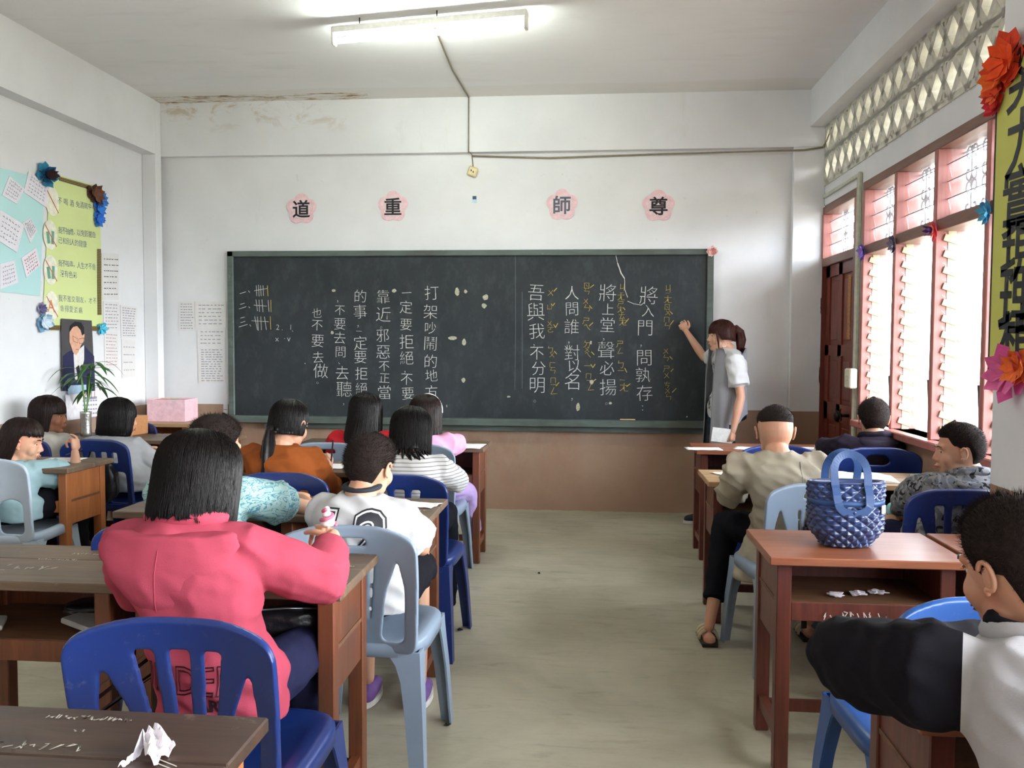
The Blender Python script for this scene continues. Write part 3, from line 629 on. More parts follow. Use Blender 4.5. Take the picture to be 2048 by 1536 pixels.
for (px, py, col_) in ((103, 402, 'r'), (99, 470, 'g'), (100, 540, 'g'), (102, 612, 'a')):
    a, b = lw(px, py); add('picture_disc', MB().prism([(.075*math.cos(t), .10*math.sin(t)) for t in [2*PI*i/20 for i in range(20)]], .0015, Matrix(((0, 0, 1), (1, 0, 0), (0, 1, 0))), (GX+.0025, a, b)), pale, P2)
    add('red_stroke', xf(strokes([[(a-.055, b+.06), (a+.06, b-.07)]], .008), Matrix.Translation((GX+.006, 0, 0)) @ LEFTM), plain('sketch_red', 'c9705c', .8, bump=0), P2)
    if col_ == 'g': add('green_sketch', xf(strokes([[(a-.03, b+.01), (a-.02, b-.05)], [(a+.025, b+.02), (a+.02, b-.05)]], .03), Matrix.Translation((GX+.005, 0, 0)) @ LEFTM), grn, P2)
    if col_ == 'a': add('letter', xf(glyphs([('A', a-.01, b, .12)], 0), Matrix.Translation((GX+.0055, 0, 0)) @ LEFTM), plain('sketch_orange', 'cf8a5a', .8, bump=0), P2)
def trim_mat():
    n = NT('gold_trim'); v = n.coord((1, 1, 1)); X, Y, Z = n.xyz(v)
    q = n.math('SINE', n.math('MULTIPLY', n.math('ADD', Y, Z), 260)); q2 = n.math('SINE', n.math('MULTIPLY', n.math('SUBTRACT', Y, Z), 260))
    n.col(n.ramp(n.math('MULTIPLY', q, q2), -.1, .3, srgb('4e3f25'), srgb('a8925a'))); return n.set(.4, .5, .3)
gt = trim_mat()
for q in ([(118, 353), (197, 376), (197, 384), (118, 361)], [(194, 498), (201, 498), (202, 630), (195, 630)], [(90, 650), (205, 653), (205, 662), (88, 660)]): sheet('gold_border', q, gt, GX+.003, .004, parent=P2)
def lf(px, py, cs, lb, r, sd, X=GX+.008, n=7): 
    p = onX(px, py, X); o = paper_flower('paper_flower', p, cs, lb, r, n, (1, -.2, 0), group='paper flowers on the lime poster', seed=sd)
lf(90, 350, ['2d7ea0', '1f5f90', '3f2a2c'], 'blue and brown paper flower on upper left corner of the lime poster', .085, 3)
lf(187, 388, ['4a2c20', '6a4432'], 'dark brown paper flower on upper right corner of the lime poster', .085, 4)
lf(197, 400, ['2a6cc0', '3a86d8'], 'bright blue paper flower topmost of three down the right edge of the lime poster', .07, 5)
lf(196, 418, ['2a6cc0', '3a86d8'], 'bright blue paper flower in the middle down the right edge of the lime poster', .06, 6)
lf(195, 438, ['2a6cc0', '3a7ad8'], 'bright blue paper flower lowest of three down the right edge of the lime poster', .06, 7)
lf(86, 645, ['6f9cb8', 'c5d6e0'], 'silver blue paper flower on lower left corner of the lime poster', .07, 8)
lf(201, 657, ['2f9cc0', '5cc0d8'], 'cyan paper bow at lower right corner of the lime poster', .06, 9, n=4)
lf(82, 618, ['8c86a8', '5f5880'], 'grey violet ribbon knot on the left edge of the lime poster', .045, 10)
P3 = tag(empty('wall_calendar', (0, 0, 0)), 'wall calendar with portrait of a man in a dark suit and a date sheet', 'calendar')
CX = GX+.012
sheet('photo_sheet', [(122, 637), (183, 641), (190, 782), (124, 782)], plain('photo_dark', '4d4a4c', .35, bump=0, scale=3, var=.2), CX, parent=P3)
def lpoly(name, pts, mat, X, parent, th=.001):
    q = [lw(*p, X) for p in pts]; n = len(q); v = [(X, a, b) for a, b in q]+[(X+th, a, b) for a, b in q]
    return add(name, MB().raw(v, [tuple(range(n-1, -1, -1)), tuple(range(n, 2*n))]+[(i, (i+1) % n, n+(i+1) % n, n+i) for i in range(n)]), mat, parent)
lpoly('portrait_suit', [(126, 782), (126, 712), (138, 703), (150, 698), (168, 690), (178, 702), (188, 712), (190, 770), (188, 782)], plain('suit_navy', '24264a', .5, bump=0), CX+.0022, P3)
lpoly('portrait_shirt', [(147, 708), (168, 690), (168, 720), (158, 760), (150, 760)], plain('print_white', 'd9d5d4', .5, bump=0), CX+.0034, P3)
lpoly('portrait_tie', [(152, 735), (158, 730), (161, 745), (162, 775), (156, 760)], ink, CX+.0046, P3)
lpoly('portrait_face', [(139, 665), (143, 654), (152, 649), (160, 655), (165, 670), (169, 668), (168, 682), (162, 690), (157, 704), (152, 710), (146, 705), (143, 695), (139, 684)], plain('print_skin', 'd6a48a', .5, bump=0), CX+.0046, P3)
lpoly('portrait_hair', [(139, 664), (141, 652), (150, 643), (162, 645), (168, 655), (168, 668), (164, 671), (161, 660), (154, 652), (146, 654)], plain('print_black', '1c1a1c', .5, bump=0), CX+.0058, P3)
add('portrait_glasses', xf(strokes([[lw(*p) for p in l] for l in ([(140, 672), (149, 677), (150, 686), (141, 682), (140, 672)], [(152, 678), (162, 676), (161, 686), (153, 687), (152, 678)], [(162, 677), (167, 672)], [(146, 699), (152, 699)])], .0035), Matrix.Translation((CX+.0062, 0, 0)) @ LEFTM), plain('print_brown', '6b4a40', .5, bump=0), P3)
lpoly('blue_band', [(136, 771), (178, 769), (186, 776), (180, 786), (136, 788)], plain('band_blue', 'a9c6dc', .5, bump=0), CX+.0058, P3)
sheet('date_sheet', [(130, 790), (188, 786), (194, 833), (134, 841)], plain('date_paper', 'e4e1e6', .7, bump=0), CX+.006, parent=P3)
add('date_print', xf(joinm(strokes([[lw(160+j*5, 802+i*8.5+j*-.3), lw(162.5+j*5, 802+i*8.5+j*-.3)] for i in range(5) for j in range(6)], .012), strokes([[lw(163, 797), lw(187, 795)]], .018)), Matrix.Translation((CX+.0085, 0, 0)) @ LEFTM), inkg, P3)
a, b = lw(180, 789); add('year_print', xf(glyphs([('2', a-.1, b, .06), ('0', a-.06, b, .06), ('1', a-.02, b, .06), ('1', a+.02, b, .06)], .001), Matrix.Translation((CX+.0085, 0, 0)) @ LEFTM), inkr, P3)
wp = plain('sheet_white', 'dcdad8', .85, bump=.04, var=.03)
def doc(pts, lb, rows_, seed, title=True, X=XW, wallf=None, col_=None):
    r = tag(empty('wall_paper', (0, 0, 0)), lb, 'paper', 'papers taped to the wall'); R = random.Random(seed); L = []
    if wallf is None:
        sheet('paper_sheet', pts, wp, X, parent=r); f = lambda x, y: lw(x, y, X)
    else:
        q = [onY(p[0], p[1], D-.002) for p in pts]; v = [(p.x, D-.002, p.z) for p in q]+[(p.x, D-.004, p.z) for p in q]
        add('paper_sheet', MB().raw(v, [(0, 1, 2, 3), (7, 6, 5, 4), (0, 4, 5, 1), (1, 5, 6, 2), (2, 6, 7, 3), (3, 7, 4, 0)]), wp, r); f = lambda x, y: (onY(x, y, D-.004).x, onY(x, y, D-.004).z)
    P = [Vector(p) for p in pts]
    for i in range(rows_):
        t = (i+1)/(rows_+1); a = P[0]*(1-t)+P[3]*t; b = P[1]*(1-t)+P[2]*t; s = .12
        while s < .85:
            e = s+R.uniform(.05, .12); p0 = a+(b-a)*s; p1 = a+(b-a)*e; L.append([f(p0.x, p0.y), f(p1.x, p1.y)]); s = e+R.uniform(.03, .1)
    M = (Matrix.Translation((X+.0035, 0, 0)) @ LEFTM) if wallf is None else (Matrix.Translation((0, D-.0055, 0)) @ WALLM)
    tag(add('print_lines', xf(strokes(L, .006), M), col_ or inkg, r), kind='stuff')
doc([(203, 506), (237, 508), (237, 600), (204, 600)], 'white sheet with handwritten black lines beside the lime poster', 7, 1, col_=plain('black_pen', '4c4c50', .8, bump=0))
doc([(206, 602), (238, 604), (238, 662), (207, 662)], 'pale sheet below the handwritten one on the left wall', 8, 2)
doc([(240, 610), (274, 614), (272, 676), (242, 676)], 'sheet of fine print nearest the corner, upper one', 12, 3)
doc([(208, 662), (236, 664), (236, 736), (209, 736)], 'sheet with two columns of red marks on the left wall', 10, 4, col_=plain('faint_red', 'b9929a', .8, bump=0))
doc([(243, 678), (270, 680), (270, 754), (244, 756)], 'sheet of faint print nearest the corner, lower one', 4, 5)
doc([(358, 603), (389, 603), (389, 662), (358, 662)], 'narrow curled sheet on the front wall left of the blackboard', 10, 6, wallf=1)
doc([(390, 603), (453, 603), (453, 655), (391, 655)], 'timetable sheet beside the blackboard, topmost', 6, 7, wallf=1)
doc([(395, 656), (450, 656), (450, 694), (395, 694)], 'timetable sheet beside the blackboard, middle one', 4, 8, wallf=1)
doc([(396, 695), (450, 695), (450, 766), (397, 766)], 'grey printed table beside the blackboard, lowest one', 14, 9, wallf=1)
doc([(447, 808), (456, 808), (456, 830), (447, 830)], 'torn white scrap at lower left corner of the blackboard', 1, 11, wallf=1)
# ------------------------------------------------------------ banner on the pillar
bn = tag(empty('wall_banner', (0, 0, 0)), 'tall yellow green banner with black brush characters on the right pillar', 'banner')
BX = 1.492
def bp(px, py): p = onX(px, py, BX); return p.y, p.z
lt = bp(2003, 130); lb_ = bp(1988, 752); yl = 3.335
bm_ = plain('banner_paper', 'c3c465', .8, bump=.04, var=.05, scale=4)
zt, zb = onX(2003, 120, BX).z, onX(1990, 752, BX).z
add('banner_sheet', MB().bb(BX-.004, BX, 3.00, 3.345, zb, zt), bm_, bn)
chs = [('努', 2040, 150, .36), ('力', 2044, 285, .32), ('實', 2042, 400, .36), ('現', 2040, 500, .34), ('理', 2038, 600, .34), ('想', 2034, 690, .34)]
n_ = len(chs); it = []
for k, (ch, px, py, sz) in enumerate(chs):
    z_ = onX(px, py, BX).z; add('brush_character', xf(glyphs([(ch, -3.15, z_, .262)], .0035, .04), Matrix.Translation((BX-.006, 0, 0)) @ RIGHTM), ink, bn)
add('banner_edge', MB().tube([(BX-.004, 3.347, zb+(zt-zb)*i/20) for i in range(21)], .004, 5).tube([(BX-.004, 3.347, zb), (BX-.004, 3.25, zb-.02)], .004, 5), plain('dark_string', '3a3f4c', .8, bump=0), bn)
def bf(px, py, cs, lb, r, sd): paper_flower('paper_flower', Vector((BX-.01, onX(px, py, BX).y, onX(px, py, BX).z)), cs, lb, r, 7, (-1, -.3, 0), group='paper flowers on the banner', seed=sd)
bf(2024, 120, ['d8401c', 'ee5a26'], 'large orange red paper flower at top of the banner', .10, 1)
bf(2008, 148, ['e0491c', 'f0742c'], 'orange paper flower below the topmost one on the banner', .085, 2)
bf(2000, 185, ['d4341c', 'f07a4a'], 'third orange paper flower down the banner edge', .06, 3)
bf(1997, 208, ['b81e30', 'd23040'], 'small crimson paper flower lowest at top of banner', .05, 4)
bf(2030, 745, ['d8569a', 'e070a8'], 'big pink tissue flower at bottom of the banner', .10, 5)
bf(2046, 735, ['e0622a', 'ee7a3a'], 'orange paper flower beside the pink one at banner bottom', .07, 6)
# ------------------------------------------------------------ desks
top_old = wood('desk_top_worn', '5a4838', '7d6650', .5, 0, wear=.5, wearc='a99b86', sc=.7)
top_red = wood('desk_top_red', '7e4630', '986043', .34, 0, sc=.5); top_tan = wood('desk_top_tan', '9b7a56', 'b8966c', .42, 0, sc=.6)
leg_old = wood('desk_leg_brown', '62361f', '80482b', .45, 2, wear=.3, wearc='b59a80', sc=.7); leg_red = wood('desk_leg_red', '4e241a', '6c3526', .4, 2, sc=.6)
leg_or = wood('desk_leg_orange', '9a5a2e', 'b87442', .45, 2, sc=.6); dirty = wood('desk_shelf', '5a3c28', '7a553a', .6, 0, sc=.6)
def desk(x0, x1, y0, y1, h, label, tm, lm, pm=None, group='classroom desks', panel_drop=.27, rz=0, planks=True, shelf=.55):
    """desk whose open side faces -Y"""
    w, d = x1-x0, y1-y0; r = tag(empty('school_desk', ((x0+x1)/2, (y0+y1)/2, 0), rz), label, 'desk', group); pm = pm or lm
    t = .026; X, Y = w/2, d/2; b = .045; ix, iy = X-.03, Y-.035; z = h-t
    if planks:
        add('tabletop', MB().bb(-X, X, -Y, Y*.18-.001, z, h, .003), tm, r); add('tabletop', MB().bb(-X, X, Y*.18+.001, Y, z, h, .003), tm, r)
    else: add('tabletop', MB().bb(-X, X, -Y, Y, z, h, .003), tm, r)
    lm_ = MB().bb(-b/2, b/2, -b/2, b/2, 0, z, .003).mesh(); lm_.materials.append(lm)
    for sx in (-1, 1):
        for sy in (-1, 1): add('leg', lm_, None, r, loc=(sx*(ix-b/2), sy*(iy-b/2), 0))
        add('side_panel', MB().bb(sx*(ix-b*.15), sx*(ix-b*.75), -iy+b, iy-b, z-panel_drop, z), pm, r)
        add('foot_rail', MB().bb(sx*(ix-b*.2), sx*(ix-b*.8), -iy+b, iy-b, .09, .13), lm, r)
    add('back_panel', MB().bb(-ix+b, ix-b, iy-.02, iy-.006, z-.2, z), pm, r)
    add('shelf', MB().bb(-ix+.004, ix-.004, -iy+.01, iy-.021, shelf-.012, shelf), dirty, r)
    add('shelf_rail', MB().bb(-ix+b, ix-b, -iy+.004, -iy+.024, shelf-.06, shelf-.002, .002), pm, r)
    add('stretcher', MB().bb(-ix+b, ix-b, iy-b*.8, iy-b*.4, .07, .11), lm, r)
    return r
def marks(parent, items, z, mat=None, wd=.0022):
    """chalk and pen scribbles lying on a desk top, desk coordinates"""
    L = []
    for (x, y, w_, h_, sd, *rest) in items: L += scrib(x, y, w_, h_, sd)
    if L: tag(add('scribbles', xf(strokes(L, wd), Matrix.Translation((0, 0, z+.0006))), mat or plain('correction_white', 'c6c2b6', .8, bump=0), parent), kind='stuff')
HL, HR = .72, .70
d5 = desk(-1.14, -.54, .98, 1.39, HL, 'nearest scribbled dark desk in the left block with crumpled tissue on it', wood('desk_top_dark', '30211a', '4c362a', .4, 0, wear=.35, wearc='8b7a66', sc=.6), leg_or)
marks(d5, [(-.29, .165, .12, .022, 1), (-.29, .13, .13, .03, 2), (-.08, .17, .16, .016, 3), (-.24, .07, .2, .03, 4), (-.28, .1, .1, .01, 5), (-.06, .065, .12, .028, 6), (.18, .03, .06, .05, 7, ), (.12, .12, .05, .05, 8), (-.29, -.02, .05, .01, 9), (.0, .125, .02, .012, 10)], HL)
d4 = desk(-1.235, -.63, 2.12, 2.52, HL, 'dark worn desk where the girl in the pink hoodie writes', top_old, leg_old)
marks(d4, [(.18, .05, .09, .012, 11), (.2, -.05, .08, .01, 12), (.15, -.12, .1, .012, 13)], HL)
d4b = desk(-1.85, -1.245, 2.12, 2.52, HL, 'empty worn desk left of the pink hoodie girl, papers on its shelf', top_old, leg_old)
marks(d4b, [(-.2, -.1, .13, .03, 14), (-.1, -.06, .16, .05, 15), (-.25, -.04, .06, .03, 16), (0, .1, .14, .02, 17), (-.06, .03, .12, .012, 18)], HL)
d3 = desk(-1.175, -.575, 3.045, 3.455, HL, 'worn desk in front of the boy with number twelve shirt', top_old, leg_old)
marks(d3, [(.1, -.15, .16, .014, 19), (.2, -.05, .06, .02, 20), (-.1, .1, .2, .01, 21), (.02, .16, .1, .01, 22)], HL)
d3b = desk(-1.785, -1.185, 3.045, 3.455, HL, 'worn desk in front of the boy in the leaf print shirt', top_old, leg_old)
d2 = desk(-1.31, -.71, 4.10, 4.50, HL, 'brown desk in front of the girl in the striped shirt', top_old, leg_old)
d2b = desk(-1.92, -1.32, 4.10, 4.50, HL, 'brown desk where the ponytail girl in rust jacket writes', top_old, leg_old)
d1 = desk(-1.235, -.635, 5.14, 5.55, HL, 'front row desk before the girl in pink, paper hanging over it', top_old, leg_old)
d1b = desk(-1.845, -1.245, 5.14, 5.55, HL, 'front row desk before the girl in the red top', top_old, leg_old)
dt = desk(-3.20, -2.60, 4.04, 4.46, HL, 'orange brown desk in the wall column where the teal shirt girl writes', top_old, leg_or, leg_or)
db = desk(-2.955, -2.355, 5.28, 5.70, HL, 'desk before the girl in the grey jacket', top_old, leg_old); dc = desk(-3.565, -2.965, 5.28, 5.70, HL, 'wall side desk holding the plant vase', top_old, leg_old)
df = desk(-3.58, -3.00, 6.17, 6.62, .74, 'pale topped desk in the far left corner under the pink box', top_tan, leg_or, planks=False)
r1 = desk(.67, 1.20, 5.38, 5.80, HR, 'front right desk nearest the teacher, white paper over its edge', top_red, leg_red); r1b = desk(1.21, 1.74, 5.38, 5.80, HR, 'front right desk nearest the door', top_red, leg_red)
r2 = desk(.575, 1.16, 4.15, 4.56, HR, 'light topped desk in front of the shaven headed boy', top_tan, leg_red); r2b = desk(1.165, 1.75, 4.15, 4.56, HR, 'light topped desk in front of the boy in the grey patterned hoodie', top_tan, leg_red)
r3 = desk(.565, 1.165, 2.69, 3.10, HR, 'reddish desk carrying the blue quilted bag', top_red, leg_red, planks=False); r3b = desk(1.185, 1.77, 2.69, 3.10, HR, 'reddish desk beside the one with the quilted bag', top_red, leg_red, planks=False)
marks(r3, [], HR) if False else None
t = strokes(scrib(-.13, 0, .2, .03, 5), .0025); tag(add('scribbles', xf(t, Matrix.Translation((0, -.1755, .513)) @ WALLM), plain('correction_white', 'c6c2b6', .8), r3), kind='stuff')
r4 = desk(.585, 1.185, 1.53, 1.92, HR, 'nearest right desk under the arm of the boy in the black and white jacket', top_red, leg_red, planks=False)

# ------------------------------------------------------------ moulded plastic chairs
CW, CH, CS = .43, .785, .435
def back_mesh(kind):
    """backrest in xz (x right, z up from seat), later bent; openings by style"""
    c = bpy.data.curves.new('b', 'CURVE'); c.dimensions = '2D'; c.fill_mode = 'BOTH'; c.extrude = .004; c.bevel_depth = .003; c.bevel_resolution = 1
    W, H = CW/2, CH-CS+.015
    def poly(pts):
        s = c.splines.new('POLY'); s.points.add(len(pts)-1); s.use_cyclic_u = True
        for p, q in zip(s.points, pts): p.co = (q[0], q[1], 0, 1)
    def rr(pts, r, n=4):
        out = []; k = len(pts)
        for i in range(k):
            a, b, d = Vector(pts[i-1]), Vector(pts[i]), Vector(pts[(i+1) % k]); u = (a-b); v = (d-b); q = min(r, u.length*.45, v.length*.45); u.normalize(); v.normalize()
            p0 = b+u*q; p1 = b+v*q
            for j in range(n+1): t = j/n; out.append(tuple(p0*(1-t)**2+b*2*t*(1-t)+p1*t*t))
        return out
    outer = rr([(-W*.93, -.03), (-W*1.0, H*.6), (-W*1.0, H*.92), (-W*.5, H), (W*.5, H), (W*1.0, H*.92), (W*1.0, H*.6), (W*.93, -.03)], .045, 5); poly(outer)
    b = .045
    def fan(x, z): return x*(.50+.50*z/H)      # slats converge downwards
    if kind == 'fan':      # three slots between two tall side arches
        xs = [(-.105, -.055), (-.028, .028), (.055, .105)]
        for a, d in xs: poly(rr([(fan(a, .0)+.004, .0), (fan(a, H-.058), H-.058), (fan(d, H-.058), H-.058), (fan(d, 0)-.004, .0)], .01, 3))
        for s in (-1, 1): poly(rr([(s*(W*.93-.04), .0), (s*(W-.042), H*.45), (s*(W-.055), H*.72), (s*(.145), H*.72), (s*.105, H*.45), (s*.078, .0)], .035, 5))
    elif kind == 'square':  # small square holes in the upper band
        for a, d in [(-.15, -.1), (-.075, -.03), (-.0, .045), (.075, .12)]: poly(rr([(a, H-.13), (a, H-.065), (d, H-.065), (d, H-.13)], .008, 3))
        for s in (-1, 1): poly(rr([(s*(W*.93-.035), .0), (s*(W-.04), H*.52), (s*.03, H*.52), (s*.02, 0)], .03, 5))
    elif kind == 'handle':  # oval grip on top, slots below, open sides
        poly(rr([(-.055, H-.06), (-.05, H-.03), (.05, H-.03), (.055, H-.06)], .014, 4))
        for i in range(5): a = -.085+i*.038; poly(rr([(fan(a, .1), .07), (fan(a, H-.1), H-.1), (fan(a+.022, H-.1), H-.1), (fan(a+.022, .1), .07)], .01, 3))
        for s in (-1, 1): poly(rr([(s*(W*.93-.035), .0), (s*(W-.04), H*.5), (s*(W-.06), H*.73), (s*.145, H*.73), (s*.105, H*.45), (s*.08, .0)], .03, 5))
    elif kind == 'grip':
        poly(rr([(-.06, H-.125), (-.055, H-.085), (.055, H-.085), (.06, H-.125)], .014, 4))
        for s in (-1, 1): poly(rr([(s*(W*.93-.04), .0), (s*(W-.045), H*.45), (s*.1, H*.5), (s*.03, H*.42), (s*.03, 0)], .03, 5))
        
    elif kind == 'oval':
        poly(rr([(-.075, H-.07), (-.05, H-.035), (.05, H-.035), (.075, H-.07), (.05, H-.095), (-.05, H-.095)], .03, 4))
        for s in (-1, 1): poly(rr([(s*(W*.93-.04), .0), (s*(W-.045), H*.5), (s*.04, H*.5), (s*.03, 0)], .03, 5))
    o = bpy.data.objects.new('b', c); COL.objects.link(o); dg = bpy.context.evaluated_depsgraph_get(); dg.update()
    me = bpy.data.meshes.new_from_object(o.evaluated_get(dg)); bpy.data.objects.remove(o); me.materials.clear()
    bm = bmesh.new(); bm.from_mesh(me); bmesh.ops.remove_doubles(bm, verts=bm.verts, dist=1e-5); bm.to_mesh(me); bm.free()
    rim = MB(); q = [p for p in outer if p[1] > -.02]; rim.tube([(p[0]*.985, p[1]*.995, .008) for p in q], .009, 8, cap=True)
    me = vox(joinm(me, rim), .0048, 3, .5); P = verts(me).copy(); x, z, t = P[:, 0], P[:, 1], P[:, 2]
    y = t + .035 - (x**2)*1.15 - .17*z                       # bow and recline, leaning to -Y
    setv(me, np.stack([x, -CW/2+.0 + y - .005, z+CS], 1)); return me
def seat_mesh():
    mb = MB(); R = []
    def ring(sx, sy, z, p=4.5, dish=0):
        L = []
        for j in range(48):
            a = 2*PI*j/48; c, s = math.cos(a), math.sin(a); k = (abs(c)**p+abs(s)**p)**(-1/p); x, y = c*k*sx, s*k*sy
            L.append(Vector((x, y, z+dish*(.0)+ (.01*(abs(x)/sx)**3 if dish else 0))))
        return L
    X, Y = CW/2, CW/2-.005
    R = [ring(X*.3, Y*.3, CS-.016), ring(X*.7, Y*.7, CS-.014), ring(X*.9, Y*.9, CS-.006, dish=1), ring(X*.975, Y*.975, CS-.004), ring(X, Y, CS-.012), ring(X*1.01, Y*1.01, CS-.045), ring(X*.985, Y*.985, CS-.045), ring(X*.93, Y*.93, CS-.022), ring(X*.5, Y*.5, CS-.022)]
    mb.loft(R); return mb.mesh()
def leg_mesh(sx, sy):
    """L shaped channel tapering to the foot and splayed outwards"""
    X, Y = CW/2-.008, CW/2-.012; rings = []
    for z, w, sp in ((CS-.03, .105, 0), (CS-.07, .078, .004), (CS-.12, .064, .010), (.22, .056, .024), (0, .044, .045)):
        cx, cy = sx*(X+sp*.55), sy*(Y+sp); t = .007
        L = [(cx, cy), (cx-sx*w, cy), (cx-sx*w, cy-sy*t), (cx-sx*t, cy-sy*t), (cx-sx*t, cy-sy*w), (cx, cy-sy*w)]
        if sx*sy < 0: L = L[::-1]
        rings.append([Vector((a, b, z)) for a, b in L])
    rings = rings[::-1]; return MB().loft(rings, sm=False).mesh()
SEATM = seat_mesh(); LEGM = {(a, b): leg_mesh(a, b) for a in (-1, 1) for b in (-1, 1)}; BACKM = {k: back_mesh(k) for k in ('fan', 'square', 'handle', 'grip', 'oval')}
cobalt = plastic('cobalt_plastic', '182e6a'); navy = plastic('navy_plastic', '1a2f6c'); azure = plastic('azure_plastic', '1f4f94'); steel = plastic('grey_blue_plastic', '8393a6', .38); pale_ = plastic('pale_grey_blue_plastic', 'a9b9c8', .4)
PARTC = {}
def chair(x, y, rz, kind, mat, label, dark=None):
    r = tag(empty('plastic_chair', (x, y, 0), rz), label, 'chair', 'moulded plastic chairs')
    def g(k, me):
        key = (k, mat.name)
        if key not in PARTC: q = me.copy(); q.materials.clear(); q.materials.append(mat); PARTC[key] = q
        return PARTC[key]
    add('backrest', g('b'+kind, BACKM[kind]), None, r); add('seat', g('seat', SEATM), None, r)
    for k, me in LEGM.items(): add('leg', g('leg%d%d' % k, me), None, r)
    return r
chair(-.82, 1.87, .0, 'fan', cobalt, 'dark blue slatted plastic chair under the girl in the pink hoodie')
chair(-.715, 2.76, -.02, 'handle', steel, 'grey blue plastic chair under the boy with number twelve')
chair(-1.30, 2.76, .0, 'square', cobalt, 'blue chair hidden under the boy in the leaf print shirt')
chair(-1.30, 3.76, .0, 'square', cobalt, 'blue chair with square holes behind the ponytail girl in rust jacket')
chair(-.79, 3.78, -.03, 'fan', cobalt, 'blue slatted chair under the girl in the striped shirt')
chair(-.93, 4.86, -.03, 'fan', steel, 'grey blue chair of the girl in pink at the front row')
chair(-1.46, 4.86, .04, 'handle', steel, 'grey blue chair of the girl in the red top')
chair(-2.85, 4.0, .12, 'grip', pale_, 'pale grey blue chair under the girl in the teal shirt')
chair(-2.74, 4.84, -.1, 'square', cobalt, 'blue chair with black bag behind the girl in the grey jacket')
chair(-3.26, 4.86, 0, 'oval', cobalt, 'blue chair of the girl nearest the left wall')
chair(-3.22, 6.20-.18, .05, 'square', cobalt, 'empty blue chair at the corner desk by the pink box').location.y = 5.945
chair(.875, 3.74, .14, 'handle', steel, 'grey blue chair under the shaven headed boy')
chair(1.56, 5.02, 0, 'oval', navy, 'dark blue chair with an oval grip behind the boy in the dark hoodie')
chair(1.02, 5.05, .05, 'oval', cobalt, 'blue chair mostly hidden by the shaven headed boy')
chair(1.43, 3.67, .0, 'fan', navy, 'navy slatted chair of the boy in the patterned hoodie beside the pillar')
c14 = chair(.865, 2.19, .05, 'grip', azure, 'bright blue empty chair with yellow scrawl in front of the nearest right desk')
t = strokes(scrib(-.06, .3, .18, .028, 23, 14), .004); P = verts(t).copy(); setv(t, np.stack([P[:, 0], -CW/2-.17*P[:, 1]+.022-P[:, 0]**2*1.15, P[:, 1]+CS+.0], 1)); add('scrawl', t, plain('yellow_paint', '8f8a3a', .7, bump=0), c14)
# ------------------------------------------------------------ people
def V(*a): return Vector(a)
def smoothst(a, b, x): t = max(0, min(1, (x-a)/(b-a))); return t*t*(3-2*t)
SK_Z = [.1178, .116, .113, .100, .080, .055, .030, .0, -.030, -.055, -.072]
SK_P = [.06, .21, .34, .60, .82, .955, 1.0, .985, .90, .74, .62]
def skull_p(z):
    if z > .035: return math.sqrt(max(.0004, 1-((z-.035)/.083)**2))
    return float(np.interp(-z, [-q for q in SK_Z], SK_P))
def head_solid(hs, M, c, face=True):
    """adult sized head built around the middle of the head; M rotates, hs scales"""
    mb = MB(); T = lambda p: c + M @ (Vector(p)*hs)
    rings = []
    for z, p in zip(SK_Z[::-1], SK_P[::-1]):
        rings.append([T((.0795*p*math.cos(2*PI*j/24), -.010+.095*p*math.sin(2*PI*j/24)*(1 if math.sin(2*PI*j/24) < 0 else .86), z)) for j in range(24)])
    mb.loft(rings)
    E = lambda cc, r: mb.ell(T(cc), tuple(x*hs for x in r), M)
    E((0, .030, -.025), (.061, .056, .075)); E((0, .028, -.070), (.050, .050, .036)); E((0, .058, -.094), (.026, .024, .018))
    for s in (-1, 1): E((s*.036, .050, -.030), (.027, .027, .032)); E((s*.046, .012, -.065), (.016, .03, .03)); E((s*.012, .088, -.034), (.009, .009, .007))
    mb.rod([T((-.040, .066, .024)), T((0, .074, .022)), T((.040, .066, .024))], .011*hs, 8)
    mb.rod([T((0, .079, .008)), T((0, .088, -.012)), T((0, .095, -.027))], [.007*hs, .0085*hs, .0100*hs], 8)
    E((0, .083, -.056), (.022, .010, .0065)); E((0, .081, -.066), (.018, .010, .0070))
    return mb
def ear_mesh(mb, hs, M, c):
    T = lambda p: c + M @ (Vector(p)*hs)
    for s in (-1, 1):
        # helix rim, concha and lobe
        pts = []
        for i in range(13):
            a = -PI*.62+i/12*PI*1.45; pts.append(T((s*(.079+.007+.004*math.sin(a)), -.006-.0125*math.cos(a)*1.0, -.002+.024*math.sin(a))))
        mb.rod(pts, [.0045*hs]*13, 6); Mr = M @ Matrix.Rotation(s*.35, 3, 'Z')
        mb.ell(T((s*.082, -.004, -.003)), (.0045*hs, .0115*hs, .021*hs), Mr); mb.ell(T((s*.081, .001, -.027)), (.0050*hs, .007*hs, .008*hs), Mr)
